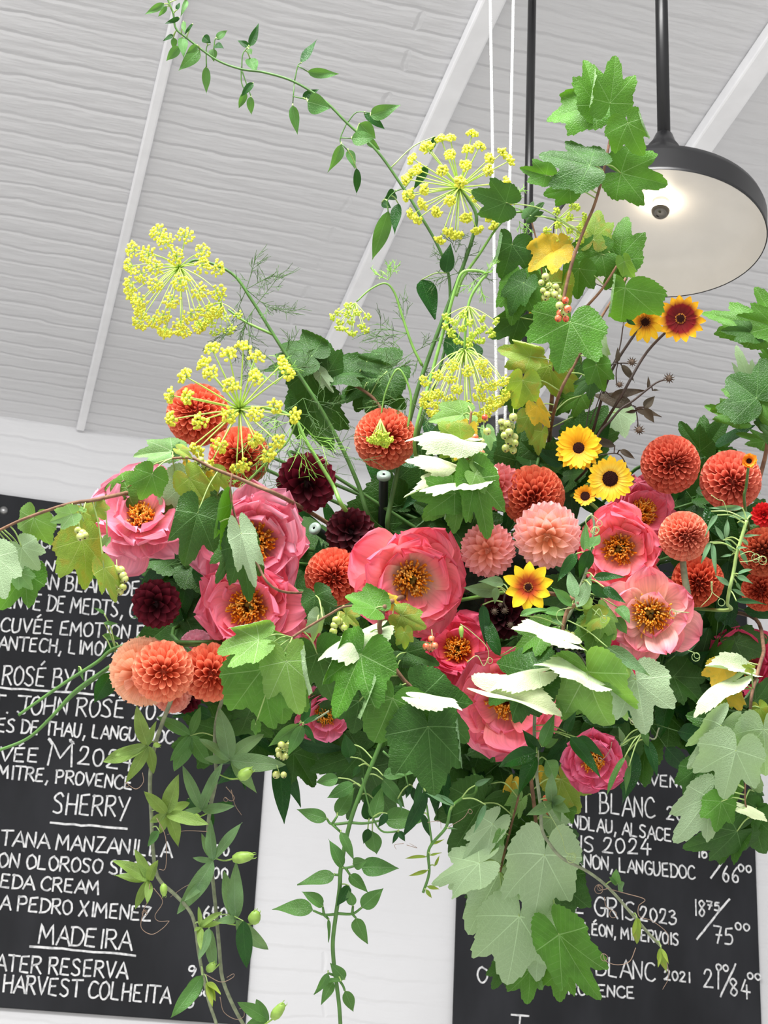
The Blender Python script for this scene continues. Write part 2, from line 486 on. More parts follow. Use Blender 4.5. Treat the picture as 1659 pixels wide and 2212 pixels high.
G = {}
def _gl(ch, s):
    out = []
    for st in s.split('|'):
        cur = st[0] == 'c'
        n = [float(x) for x in st.lstrip('c').split()]
        out.append((cur, list(zip(n[::2], n[1::2]))))
    G[ch] = out
for line in '''A:0 0 .42 1 .85 0|.15 .36 .72 .33
B:.05 0 .05 1|c.0 .97 .45 1 .6 .8 .45 .58 .08 .53|c.08 .53 .6 .5 .72 .25 .5 .02 .0 0
C:c.72 .85 .5 1 .2 .9 .03 .5 .15 .1 .5 0 .78 .15
D:.08 0 .08 1|c.0 .98 .45 .95 .75 .7 .75 .35 .5 .05 .02 .0
E:.62 1 .08 .97 .06 .02 .65 0|.07 .52 .52 .52
G:c.72 .88 .45 1 .15 .85 .03 .45 .2 .05 .55 0 .75 .2 .76 .42|.45 .43 .85 .42
H:.05 0 .05 1|.7 0 .7 1|.05 .5 .7 .52
I:.2 0 .2 1
J:.55 1 .55 .25|c.55 .25 .5 .05 .25 0 .03 .1|.0 1 .85 1
K:.05 0 .05 1|.65 1 .08 .45 .7 0
L:.08 1 .05 .02 .62 0
M:0 0 .1 1 .45 .3 .8 1 .92 0
N:.03 0 .05 1 .68 .03 .7 1
O:c.38 1 .1 .85 .02 .45 .2 .05 .48 .02 .72 .3 .7 .75 .38 1
P:.05 0 .05 1|c.0 .97 .5 1 .68 .75 .5 .5 .06 .45
R:.05 0 .05 1|c.0 .97 .5 1 .66 .77 .48 .55 .06 .48|.3 .5 .75 0
S:c.62 .88 .4 1 .12 .9 .08 .7 .3 .55 .55 .4 .6 .15 .35 0 .03 .1
T:.4 0 .4 1|0 1 .85 1
U:c.05 1 .05 .4 .15 .05 .4 0 .62 .15 .68 .5 .68 1
V:0 1 .38 0 .75 1
X:0 0 .7 1|.05 1 .68 0
Y:0 1 .36 .5|.75 1 .25 -.15
Z:.03 1 .68 1 .03 0 .72 0
Q:c.38 1 .1 .85 .02 .45 .2 .05 .48 .02 .72 .3 .7 .75 .38 1|.45 .25 .75 -.05
F:.62 1 .08 .97 .06 0|.07 .52 .52 .52
0:c.35 .95 .1 .8 .03 .45 .2 .05 .45 .05 .65 .4 .58 .8 .35 .95
1:.25 1 .22 0
2:c.05 .75 .2 .98 .5 .95 .55 .7 .3 .3 .0 .02|.0 .02 .68 0
3:c.05 .9 .35 1 .55 .8 .25 .55|c.25 .55 .62 .4 .55 .1 .25 0 .0 .1
4:.4 1 .03 .38 .72 .36|.5 .7 .48 -.05
5:.6 1 .12 .97 .08 .58|c.08 .58 .45 .62 .6 .35 .45 .05 .0 .03
6:c.5 1 .18 .6 .05 .25 .25 0 .55 .1 .55 .38 .3 .48 .08 .25
7:.03 1 .62 1 .25 0|.2 .52 .6 .52
8:c.55 .85 .3 1 .08 .8 .3 .55 .58 .25 .35 0 .08 .15 .25 .45 .55 .75 .55 .85
9:c.58 .75 .4 .98 .1 .85 .1 .55 .4 .5 .58 .75 .55 .3 .4 0
,:.2 .1 .08 -.22
.:.12 .02 .14 .06 .18 .02
/:0 -.25 .85 1.2'''.split('\n'):
    ch, s = line.split(':', 1); _gl(ch, s)
WID = {'I': .42, 'M': 1.12, ',': .45, '.': .35, ' ': .45, '1': .45, 'J': .95, 'T': .95}
def glyphs(txt):
    x = 0; out = []
    for ch in txt:
        acc = ch in 'ÉÜ'
        base = {'É': 'E', 'Ü': 'U'}.get(ch, ch)
        if base in G:
            for cur, pts in G[base]: out.append((cur, [(x + a_, b_) for a_, b_ in pts]))
            if acc: out.append((False, [(x + .25, 1.15), (x + .5, 1.35)]))
        x += WID.get(base, .9)
    return out, x - .15

BP = WP + WN * .022       # chalkboard face plane
def bpt(px, py): return on_plane(px, py, BP, WN)
def ribbon(mb, pts, w):
    n = len(pts)
    if n < 2: return
    L, Rr = [], []
    for i, q in enumerate(pts):
        tt = (pts[min(i + 1, n - 1)] - pts[max(i - 1, 0)]).normalized()
        s = WN.cross(tt) * w * random.uniform(.85, 1.12)
        if i == 0: q = q - tt * w * .7
        if i == n - 1: q = q + tt * w * .7
        L.append(q + s); Rr.append(q - s)
    mb.add(L + Rr, [(i, i + 1, n + i + 1, n + i) for i in range(n - 1)])
def chalk_line(board, txt, x0, y0, x1, y1, cap, wt=.0031, jit=.03):
    gs, width = glyphs(txt)
    A = bpt(x0, y0); B = bpt(x1, y1)
    ux = (B - A) / width
    cap_m = (bpt(x0, y0 - cap) - A).length * .88
    uz = Vector((0, 0, 1)) * cap_m
    mb = MB()
    for cur, pts in gs:
        w = [A + ux * (p_[0] + random.uniform(-jit, jit)) + uz * (p_[1] + random.uniform(-jit, jit)) for p_ in pts]
        w = catmull(w, 5) if cur else sum([[w[i].lerp(w[i + 1], k / 4) for k in range(4)] for i in range(len(w) - 1)], []) + [w[-1]]
        ribbon(mb, [q + WN * .0025 for q in w], wt)
    return mb.build('chalk_lettering', ck, board, smooth=False)
def chalk_rule(board, x0, y0, x1, y1, wt=.0036):
    A = bpt(x0, y0); B = bpt(x1, y1); mb = MB()
    ribbon(mb, [A.lerp(B, i / 10) + WN * .0025 + Vector((0, 0, random.uniform(-.002, .002))) for i in range(11)], wt)
    return mb.build('chalk_underline', ck, board, smooth=False)

def board(label, x0, y0, x1, y1):
    """corner pixels: top edge through (x0,y0), right edge/bottom through (x1,y1)"""
    A = bpt(x0, y0); B = bpt(x1, y1)
    du = (B - A).dot(WD); dz = A.z - B.z
    b = thing('chalkboard', label, 'chalkboard', A + WD * du / 2 - Vector((0, 0, dz / 2)), 'chalkboards on the white brick wall')
    c = Vector(b.location)
    mb = MB(); box(mb, c - WN * .009, WD * du / 2, WN * .009, Vector((0, 0, 1)) * dz / 2)
    o = mb.build('board', cb, b, smooth=False)
    bv = o.modifiers.new('edge', 'BEVEL'); bv.width = .003; bv.segments = 2
    return b
random.seed(5)
b1 = board('black chalkboard chalked with the sherry and madeira list', -190, 1040, 531, 2214)
for a_ in (('SPARKLING', 72, 1131, 252, 1146, 26), ('TECHN', 52, 1178, 138, 1188, 28), ('ON, LOIRE', 70, 1232, 255, 1244, 26),
           ('SAN BLANC DE', 62, 1270, 300, 1288, 36), ('GENVE DE MEDTS, CH', -12, 1310, 315, 1337, 38),
           ('CUVÉE EMOTION ROSÉ', 0, 1364, 380, 1386, 34), ('LANTECH, LIMOUX', -25, 1402, 262, 1418, 33),
           ('ROSÉ BY THE', 4, 1478, 240, 1492, 46), ('ST. JOHN ROSÉ 2024', -48, 1538, 390, 1556, 44),
           ('COTES DE THAU, LANGUEDOC', -70, 1576, 372, 1606, 33), ('CUVÉE', -60, 1643, 82, 1646, 34),
           ('M', 103, 1652, 158, 1656, 56), ('2024', 168, 1650, 286, 1664, 44), ('MITRE, PROVENCE', -6, 1680, 285, 1706, 32),
           ('SHERRY', 113, 1757, 276, 1766, 50), ('SITANA MANZANILLA', -40, 1823, 368, 1852, 37),
           ('ION OLOROSO SECO', -16, 1872, 325, 1893, 34), ('LEDA CREAM', -26, 1915, 213, 1932, 33),
           ('A PEDRO XIMENEZ', 0, 1964, 325, 1990, 35), ('MADEIRA', 83, 2037, 281, 2052, 46),
           ('WATER RESERVA', -36, 2095, 272, 2114, 40), ('HARVEST COLHEITA', 5, 2142, 366, 2168, 42),
           ('9', 405, 2108, 425, 2110, 26), ('6', 400, 2175, 422, 2177, 36), ('50', 426, 2150, 450, 2152, 14),
           ('650', 438, 1984, 490, 1988, 30), ('5', 455, 1562, 475, 1564, 38), ('750', 445, 1845, 495, 1849, 24),
           ('900', 440, 1896, 492, 1900, 28)):
    chalk_line(b1, *a_)
for a_ in ((106, 1137, 252, 1147), (0, 1486, 246, 1503), (109, 1778, 274, 1790), (65, 2044, 292, 2064)): chalk_rule(b1, *a_)
chalk_rule(b1, 106, 1597, 112, 1606, .005); chalk_rule(b1, 152, 1600, 158, 1606, .005)
mb = MB(); q = bpt(8, 1103)
lathe(mb, [(.0001, .012), (.009, .012), (.014, .008), (.016, 0)], q, WN, 20)
mb.build('fixing_screw', M['steel'], b1)

b2 = board('black chalkboard chalked with white wine prices in the corner', 1012, 1150, 1653, 2420)
for a_ in (('MITRY, PROVENCE', 1215, 1680, 1506, 1706, 28), ('PINOT BLANC', 1168, 1744, 1413, 1768, 50), ('2023', 1440, 1770, 1515, 1776, 32),
           ('LANDLAU, ALSACE', 1196, 1783, 1450, 1818, 31), ('CORBIANS 2024', 1080, 1832, 1406, 1846, 38),
           ('MAGANON, LANGUEDOC', 1180, 1866, 1500, 1900, 33), ('16', 1505, 1852, 1530, 1854, 30), ('66', 1560, 1903, 1598, 1908, 38), ('00', 1594, 1882, 1624, 1886, 18),
           ('ROCHE', 1138, 1966, 1262, 1974, 32), ('GRIS', 1284, 1976, 1372, 1990, 46), ('2023', 1382, 1988, 1462, 1998, 34), ('NAPOLÉON, MINERVOIS', 1198, 2010, 1466, 2042, 28),
           ('18', 1497, 1976, 1526, 1980, 38), ('75', 1526, 1964, 1556, 1968, 20), ('75', 1542, 2036, 1586, 2042, 40), ('00', 1588, 2008, 1620, 2012, 18),
           ('O', 1030, 2122, 1052, 2124, 38), ('RD BLANC', 1220, 2098, 1414, 2120, 45), ('2021', 1435, 2116, 1490, 2122, 24), ('PROVENCE', 1206, 2146, 1370, 2157, 28),
           ('21', 1520, 2132, 1554, 2136, 44), ('00', 1546, 2096, 1574, 2099, 16), ('84', 1576, 2150, 1620, 2156, 42), ('00', 1614, 2114, 1644, 2118, 16),
           ('T', 1104, 2215, 1140, 2218, 26)):
    chalk_line(b2, *a_)
for a_ in ((1535, 1897, 1577, 1838), (1505, 2028, 1575, 1942), (1556, 2152, 1588, 2084)): chalk_rule(b2, *a_)

# ---------------------------------------------------------------- pendant lamps
lampglass, t, p, o = nt('lit_bulb')
p.inputs['Base Color'].default_value = (1, .95, .85, 1)
p.inputs['Emission Color'].default_value = (1, .86, .66, 1); p.inputs['Emission Strength'].default_value = 22
mirror = plain('silvered_bulb_crown', '#77736c', .2, metal=1.0)
def lamp(px, py, d, R, label, tilt=0):
    c = P(px, py, d)
    up = Vector((0, 0, 1))
    ax = Vector((tilt * .8, tilt, 1)).normalized()
    L = thing('pendant_lamp', label, 'lamp', c, 'black enamel pendant lamps in a row')
    k = R / .209
    outer = [(.209, .0), (.2105, .004), (.209, .008), (.2085, .05), (.203, .064), (.185, .078), (.12, .105), (.075, .125), (.058, .16), (.05, .185)]
    mb = MB(); lathe(mb, [(r * k, h * k) for r, h in outer], c, ax, 72)
    mb.build('shade', M['black'], L)
    inner = [(.2075, .001), (.2065, .006), (.201, .03), (.188, .053), (.172, .064), (.158, .069), (.10, .079), (.05, .087), (.0005, .088)]
    mb = MB(); lathe(mb, [(r * k, h * k) for r, h in inner], c, ax, 72)
    mb.build('shade_lining', M['enamel'], L)
    mb = MB(); lathe(mb, [(.0505 * k, .183 * k), (.041 * k, .205 * k), (.034 * k, .213 * k), (.033 * k, .222 * k), (.025 * k, .235 * k), (.0175 * k, .256 * k), (.0005, .256 * k)], c, ax, 32)
    mb.build('cap', M['black'], L)
    tp = c + ax * .25 * k
    hi = CEIL_AT(tp) - Vector((0, 0, .001))
    mb = MB(); tube(mb, [tp, hi], .0135 * k, sides=16)
    mb.build('rod', M['black'], L)
    mb = MB(); lathe(mb, [(.0005, .02), (.05, .018), (.055, .0)], hi - Vector((0, 0, .02)), up, 24)
    mb.build('ceiling_rose', M['black'], L)
    mb = MB(); lathe(mb, [(.016 * k, .089 * k), (.016 * k, .082 * k), (.012 * k, .081 * k)], c, ax, 24)
    mb.build('lamp_holder', M['enamel'], L)
    bc = c + ax * .066 * k; rb = .0185 * k
    prof_u = []; prof_l = []
    for i in range(9):
        a_ = PI / 2 * i / 8
        prof_u.append((rb * math.cos(a_), rb * math.sin(a_) * 1.05)); prof_l.append((max(1e-4, rb * math.cos(a_)), -rb * math.sin(a_)))
    mb = MB(); lathe(mb, prof_u, bc, ax, 24); bulb = mb.build('bulb', lampglass, L)
    mb = MB(); lathe(mb, prof_l, bc, ax, 24); mb.build('bulb_crown', mirror, bulb)
    return L
lamp(1424, 512, 3.3, .209, 'lit black enamel pendant lamp with its white lining showing', tilt=.085)
lamp(1132, 1005, 3.45, .152, 'black pendant lamp on a rod mostly hidden behind currant leaves')

# ---------------------------------------------------------------- cords that carry the flowers
CORE = P(1040, 1290, 2.42)
for (xa, ya, xb, yb, d, lab) in ((1059, 0, 1075, 1010, 2.40, 'white braided cord passing behind the yellow umbel stem'), (1109, 0, 1089, 1010, 2.44, 'white braided cord hanging nearest the black lamp rod')):
    lo = P(xb, yb, d); hi0 = P(xa, ya, d)
    hi = hi0 + (hi0 - lo).normalized() * 0.2
    dirv = (hi0 - lo).normalized()
    tt = (JN - lo).dot(CNRM) / dirv.dot(CNRM)
    hi = lo + dirv * (tt - .002)
    c_ = thing('hanging_cord', lab, 'cord', lo, 'white cords holding up the flowers')
    mb = MB(); tube(mb, [lo.lerp(hi, i / 30) for i in range(31)], .0021, sides=8)
    mb.build('cord', M['string'], c_)
# ================================================================ plant builders
RN = random.Random(11)
def frame_from(axis, spin=0.0):
    z = Vector(axis).normalized(); x = z.cross(Vector((0, 0, 1)))
    if x.length < 1e-3: x = Vector((1, 0, 0))
    x.normalize(); y = z.cross(x)
    c, s = math.cos(spin), math.sin(spin)
    return x * c + y * s, y * c - x * s, z
def face_axis(pos, fx, fy):
    """axis of a bloom: towards the lens, leaned fx to the side and fy upwards"""
    v = (CAM - Vector(pos)).normalized()
    return (v + CR * fx + CU * fy).normalized()
def mixc(a, b, t): return tuple(x + (y - x) * t for x, y in zip(a, b))

def petal(mb, org, fr, az, L, W, o0, o1, r0, z0, alpha, pa=.7, pb=5.0, ruffle=0.0, nu=6, nv=5, cfun=None, rng=None, twist=0.0, notch=0.0, wmin=.12, mat=0):
    X, Y, Z = fr
    rad = X * math.cos(az) + Y * math.sin(az); tan = Y * math.cos(az) - X * math.sin(az)
    r, z = r0, z0; vs = []; uv = []; cl = []
    ph = rng.uniform(0, 6.28) if rng else 0
    pk = max(((i / 40) ** pa) * (1 - (i / 40) ** pb) for i in range(41))
    for i in range(nu + 1):
        u = i / nu
        th = o0 + (o1 - o0) * u
        if i:
            r += math.sin(th) * L / nu; z += math.cos(th) * L / nu
        n_r, n_z = -math.cos(th), math.sin(th)
        w = W * (wmin * (1 - u) + (1 - wmin * (1 - u)) * (u ** pa) * (1 - min(u, .985) ** pb if pb < 50 else 1.0) / pk)
        for j in range(nv):
            v = -1 + 2 * j / (nv - 1)
            va = v * alpha
            s_ = w * (math.sin(va) / alpha if alpha > .02 else v)
            h = w * ((1 - math.cos(va)) / alpha if alpha > .02 else 0)
            if ruffle: h += ruffle * W * u * u * (math.sin(v * 5.2 + ph) * .6 + math.sin(v * 9.1 + ph * 2) * .4)
            s_ += twist * h
            uu = -notch * L * (1 - abs(v)) * (u ** 6) if notch else 0
            vs.append(org + rad * (r + n_r * h + math.sin(th) * uu) + Z * (z + n_z * h + math.cos(th) * uu) + tan * s_)
            uv.append((v * .5 + .5, u)); cl.append(cfun(u, v) if cfun else (1, 1, 1))
    fs = [(i * nv + j, i * nv + j + 1, (i + 1) * nv + j + 1, (i + 1) * nv + j) for i in range(nu) for j in range(nv - 1)]
    mb.add(vs, fs, mat, uv, cl)

def to_core(p, spread=.10):
    return CORE + Vector((RN.uniform(-spread, spread), RN.uniform(-.03, .06), RN.uniform(-.05, .05)))
def stem_part(t, p0, axis, mat, r=.0024, via=None, end=None):
    e = end or to_core(p0)
    if (e - p0).length > .36: e = p0 + (e - p0) * .8
    mid = p0 - axis * min(.13, (e - p0).length * .5)
    pts = [p0] + ([mid] if via is None else via) + [e]
    mb = MB(); tube(mb, pts, r, r * 1.15, 7, smooth_n=6)
    return mb.build('stem', mat, t)

# ---------------------------------------------------------------- dahlias
def dahlia(name, label, group, px, py, rpx, d, fx, fy, cols, n=165, alpha=2.2, wid=.27, open_=0.12, pb=60.0, lenk=.60, vel=False, base=.42, stem=True, seed=0, notch=-.10, phimax=2.35):
    rng = random.Random(seed * 7 + int(px))
    R = rpx * d / F_PX
    pos = P(px, py, d); ax = face_axis(pos, fx, fy)
    t = thing(name, label, 'dahlia', pos, group)
    fr = frame_from(ax, rng.uniform(0, 6)); mb = MB()
    c_in, c_tip, c_ctr = (hexc(c) for c in cols)
    if name == 'ball_dahlia': c_in, c_tip = ((q[0], q[1] * 1.05, q[2] * 1.2) for q in (c_in, c_tip))
    cm = math.cos(phimax)
    for i in range(n):
        f = (i + .5) / n
        phi = math.acos(1 - f * (1 - cm))
        az = i * 2.399963 + rng.uniform(-.07, .07)
        k = min(1.0, .34 + .66 * (phi / 1.0)) * rng.uniform(.93, 1.07)
        ph = phi * .92
        r0, z0 = base * R * math.sin(ph), base * R * math.cos(ph)
        near = max(0, 1 - phi / .75)
        tip = mixc(c_tip, c_ctr, near * .85); inn = mixc(c_in, c_ctr, near)
        j = rng.uniform(.93, 1.07)
        tip = tuple(x * j for x in tip)
        petal(mb, pos, fr, az, R * lenk * (.92 + .08 * k), R * wid * k, ph * .96, ph + open_ * min(1, phi / .6), r0, z0,
              alpha, .55, pb, nu=5, nv=7 if alpha > 1.5 else 5, cfun=lambda u, v, a=inn, b=tip: mixc(a, b, min(1, u * 1.1) ** 2), rng=rng, wmin=.3, notch=notch if alpha > 1.5 else 0)
    ball(mb, pos, R * (base + .06), 0, c_in, 12, 8)
    mb.build('petals', PMs if vel else PM, t)
    if stem:
        stem_part(t, pos - ax * R * .6, ax, M['stem_dark'])
    return t

# ---------------------------------------------------------------- peonies
HEART_ORANGE = hexc('#ffab3a')  # orange petal base, also put in to lift the shaded gaps between stamens
ST_C = [hexc(h) for h in ('#ffcc58', '#ffbe3c', '#ffd878', '#ffae2c')]
def peony(label, px, py, rpx, d, fx, fy, cols, seed, rings=None, stam=.40, closed=0.0, pb_out=8.0):
    rng = random.Random(seed)
    R = rpx * d / F_PX
    pos = P(px, py, d); ax = face_axis(pos, fx, fy)
    t = thing('peony', label, 'peony', pos, 'coral pink peonies')
    fr = frame_from(ax, rng.uniform(0, 6))
    base_c, mid_c, edge_c = (hexc(c) for c in cols)
    org = pos - ax * R * .24
    rings = rings or ((7, 1.0, .60, 1.25, 1.45), (7, .98, .58, 1.12, 1.20), (6, .94, .54, 1.0, .92), (5, .80, .46, .92, .70))
    for ri, (n, L, Wd, a0, a1) in enumerate(rings):
        off = rng.uniform(0, 6)
        for k in range(n):
            j = rng.uniform(.80, 1.1); sh = rng.uniform(.9, 1.1)
            mb = MB()
            o0 = (a0 - closed) * rng.uniform(.85, 1.08); o1 = (a1 - closed * 1.2) * rng.uniform(.68, 1.2)
            def cf(u, v, s=sh):
                c = mixc(HEART_ORANGE, base_c, u / .26) if u < .26 else mixc(base_c, mid_c, min(1, (u - .26) / .36)) if u < .62 else mixc(mid_c, edge_c, (u - .62) / .38)
                return tuple(min(1, x * s) if i else min(1, x) for i, x in enumerate(c))
            petal(mb, org, fr, off + 6.2832 * k / n + rng.uniform(-.25, .25), R * L * j * 1.06, R * Wd * rng.uniform(.9, 1.12), o0, o1, R * .07, R * (.03 * ri), .62 + rng.uniform(-.12, .2),
                  .55, pb_out if ri == 0 else 8.0, ruffle=rng.uniform(.08, .24), nu=10, nv=11, cfun=cf, rng=rng, notch=rng.uniform(0, .10), wmin=.35)
            mb.build('petal', PM, t)
    mb = MB(); z = ax
    c0 = org + ax * R * .08
    for i in range(210):
        az = rng.uniform(0, 6.283); q = rng.uniform(.25, 1.0)
        dirv = (fr[0] * math.cos(az) + fr[1] * math.sin(az))
        tip = c0 + dirv * R * stam * q * rng.uniform(.85, 1.1) + ax * R * (.50 - .14 * q) * rng.uniform(.85, 1.15)
        b0 = c0 + dirv * R * .10
        mid = b0.lerp(tip, .55) + ax * R * .06
        side = Vector((rng.uniform(-1, 1), rng.uniform(-1, 1), rng.uniform(-1, 1))) * R * .03
        tube(mb, [b0, mid, tip, tip + side + ax * R * .045], lambda u, R=R: R * (.009 if u < .6 else (.019 if u < .95 else .010)), sides=4, col=rng.choice(ST_C))
    mb.build('stamens', PST, t)
    for k in range(3):
        a_ = 2.09 * k + rng.uniform(0, 1)
        cc = c0 + (fr[0] * math.cos(a_) + fr[1] * math.sin(a_)) * R * .07 + ax * R * .12
        mb = MB(); ball(mb, cc, R * .062, 0, None, 8, 6, ax, 1.9)
        mb.build('carpel', M['carpel'], t)
    stem_part(t, org, ax, M['stem_dark'], .0028)
    return t

# ---------------------------------------------------------------- daisies
def daisy(name, label, cat, group, px, py, rpx, d, fx, fy, c_base, c_mid, c_tip, n=24, rows=2, disc=.24, wid=.15, droop=0.25, seed=1, pb=5, disc_mats=None, stem_mat=None, end=None, via=None, band=(.35, .6)):
    rng = random.Random(seed); R = rpx * d / F_PX
    pos = P(px, py, d); ax = face_axis(pos, fx, fy)
    t = thing(name, label, cat, pos, group)
    fr = frame_from(ax, rng.uniform(0, 6))
    a_, b_, c_ = hexc(c_base), hexc(c_mid), hexc(c_tip)
    for rw in range(rows):
        for k in range(n):
            mb = MB(); az = 6.2832 * (k + .5 * rw) / n + rng.uniform(-.06, .06)
            def cf(u, v):
                if u < band[0]: return mixc(a_, b_, (u / band[0]) ** 2)
                return mixc(b_, c_, min(1, (u - band[0]) / (band[1] - band[0])))
            petal(mb, pos, fr, az, R * (1 - disc * .7) * rng.uniform(.9, 1.06) * (1 - .08 * rw), R * wid * rng.uniform(.9, 1.1), 1.30 - .16 * rw, 1.30 + droop * rng.uniform(.3, 1.5) - .2 * rw,
                  R * disc * .7, R * .02 * rw, .28, .45, pb, ruffle=.04, nu=6, nv=5, cfun=cf, rng=rng, notch=.03, wmin=.4)
            mb.build('petal', PM, t)
    mb = MB()
    dm = disc_mats or [M['disc'], M['disc']]
    lathe(mb, [(R * disc, -.01 * R), (R * disc * .95, R * .04), (R * disc * .6, R * .06), (.00005, R * .06)], pos, ax, 24, 0)
    for i in range(90):
        f = math.sqrt((i + .5) / 90); az = i * 2.4
        q = pos + (fr[0] * math.cos(az) + fr[1] * math.sin(az)) * R * disc * f * .98 + ax * R * (.06 - .02 * f * f)
        ball(mb, q, R * disc * .075, 1 if f > .72 else 0, None, 5, 4)
    mb.build('flower_disc', dm, t)
    stem_part(t, pos - ax * R * .08, ax, stem_mat or M['stem'], .0024 if stem_mat is None else .0018, end=end, via=via)
    return t

# ---------------------------------------------------------------- leaves
_K = [(0, 1.0), (5, .955), (12, .86), (19, .765), (25, .70), (30, .705), (37, .79), (45, .88), (51, .85), (59, .76), (67, .685), (74, .665), (84, .675), (95, .645), (110, .565), (128, .51), (148, .44), (164, .30), (173, .13), (180, .04)]
def _pr(a):
    a = abs(a)
    for (a0, r0), (a1, r1) in zip(_K, _K[1:]):
        if a <= a1:
            u = (a - a0) / (a1 - a0)
            return r0 + (r1 - r0) * u
    return .05
NANG = 144
_OUT = []
for i in range(NANG):
    a = -180 + 360 * i / NANG
    r = _pr(a)
    tooth = (i % 4) / 3.0 if a < 0 else ((-i) % 4) / 3.0
    r *= 1 + (.05 * (tooth - .4) if abs(a) > 3 and abs(a) < 170 else 0)
    _OUT.append((math.sin(math.radians(a)) * r, math.cos(math.radians(a)) * r))
_RG = (.16, .36, .56, .76, .9, 1.0)

def leaf_frame(B, T, roll=0.0, mode='', up=.25):
    y = (T - B); L = y.length; y.normalize()
    v = (CAM - B).normalized()
    n0 = Vector((0, 0, 1)) * .75 + v * .62 if 'u' in mode else v + Vector((0, 0, 1)) * up
    n = n0 - y * n0.dot(y)
    if n.length < 1e-4: n = y.orthogonal()
    n.normalize()
    if 'b' in mode: n = -n
    n = Matrix.Rotation(roll, 3, y) @ n
    return y.cross(n).normalized(), y, n, L

def palm_leaf(mb, B, T, w, roll, mode, rng, mat=0):
    if 'u' not in mode: w *= .78 if w < 1.25 else min(1.0, .78 + (w - 1.25) * .8)
    X, Y, Zn, L = leaf_frame(B, T, roll, mode)
    fold = rng.uniform(.02, .38); curl = rng.uniform(.05, .5); edge = rng.uniform(-.1, .6)
    if 'n' in mode: fold = rng.uniform(.75, 1.1)
    if 'b' in mode: curl = -curl * .6
    sg = 0; x0 = rng.uniform(.22, .42); rr = rng.uniform(.07, .14)
    if rng.random() < .35 and not set(mode) & set('bnu'): sg = 1 if X.z > 0 else -1
    ph = rng.uniform(0, 6.28); wave = rng.uniform(.03, .08); asym = rng.uniform(-.12, .12)
    def pt(x, y):
        xx = x * w * (1 + asym * (1 if x > 0 else -1))
        if 'n' in mode: xx *= .62
        z = fold * abs(x) * (1 - .3 * abs(x)) - curl * y * abs(y) - edge * x * x + wave * math.sin(x * 6 + ph) * (abs(x) + abs(y) * .6) + .03 * math.sin(y * 8 + ph * 1.7) * abs(x)
        s_ = xx * sg - x0
        if sg and s_ > 0:
            th = min(s_ / rr, 2.7)
            xx = sg * (x0 + rr * math.sin(th)); z += rr * (1 - math.cos(th))
        return B + (X * xx + Y * (y * (1 - .12 * abs(z))) + Zn * z) * L
    lob = rng.uniform(-.03, .2) if 'u' not in mode else -.22
    vs = [pt(0, 0)]; uv = [(0, 0)]
    for g in _RG:
        for (x, y) in _OUT:
            a3 = math.atan2(abs(x), y); gg = g * (1 - lob * g * math.exp(-((a3 - .47) / .16) ** 2) - lob * .35 * g * math.exp(-((a3 - 1.27) / .18) ** 2))
            vs.append(pt(x * gg, y * gg)); uv.append((x * gg, y * gg))
    fs = []
    # wind so that the upper side faces along Zn
    for k in range(NANG - 1):
        fs.append((0, 1 + k + 1, 1 + k))
    for r in range(len(_RG) - 1):
        for k in range(NANG - 1):
            a_ = 1 + r * NANG + k
            fs.append((a_, a_ + 1, a_ + NANG + 1, a_ + NANG))
    mb.add(vs, fs, mat, uv)

def simple_leaf(mb, B, T, w, roll, mode, rng, mat=0, tip=1.25):
    X, Y, Zn, L = leaf_frame(B, T, roll, mode)
    nu, nv = 12, 7
    fold = rng.uniform(.1, .45); curl = rng.uniform(-.05, .28); bend = rng.uniform(-.12, .12); ph = rng.uniform(0, 6)
    if 'b' in mode: curl = -curl
    vs = []; uv = []
    for i in range(nu + 1):
        u = i / nu
        hw = w * .5 * 2.05 * (u ** .62) * ((1 - u) ** tip) * (1.45 if tip > 1 else 1.2)
        if i == nu: hw = .002
        if i == 0: hw = .01
        for j in range(nv):
            v = -1 + 2 * j / (nv - 1)
            x = v * hw
            z = fold * abs(x) - curl * u * u + .03 * math.sin(u * 7 + ph) * v + (curl * .3 * u)
            vs.append(B + (X * (x + bend * u * u) + Y * u + Zn * z) * L); uv.append((v * .3 * (hw / max(w * .5, 1e-4)), u))
    fs = [(i * nv + j, i * nv + j + 1, (i + 1) * nv + j + 1, (i + 1) * nv + j) for i in range(nu) for j in range(nv - 1)]
    mb.add(vs, fs, mat, uv)

def nearest(path, q):
    return min(path, key=lambda p: (p - q).length)
def parse(tup):
    bx, by, tx, ty = tup[:4]; w = tup[4] if len(tup) > 4 else 1.0
    opt = tup[5] if len(tup) > 5 else 'g'; dd = tup[6] if len(tup) > 6 else None
    return bx, by, tx, ty, w, opt, dd

class TF:
    """crop coordinates -> photograph pixels"""
    def __init__(s, ox, oy, k): s.o = (ox, oy); s.k = k
    def pts(s, l): return [(s.o[0] + x / s.k, s.o[1] + y / s.k) + tuple(r) for x, y, *r in l]
    def lv(s, l): return [(s.o[0] + a[0] / s.k, s.o[1] + a[1] / s.k, s.o[0] + a[2] / s.k, s.o[1] + a[3] / s.k) + tuple(a[4:]) for a in l]

def branch_path(pts, d, core=False, n=6):
    w = []
    for p in pts:
        w.append(P(p[0], p[1], p[2] if len(p) > 2 else d))
    if core:
        e = to_core(w[-1]); l_ = w[-1]
        w.append(l_.lerp(e, .22) + _F * min(.10, max(0, (e - l_).dot(_F)) * .7)); w.append(l_.lerp(e, .8))
    return catmull(w, n) if len(w) > 2 else w

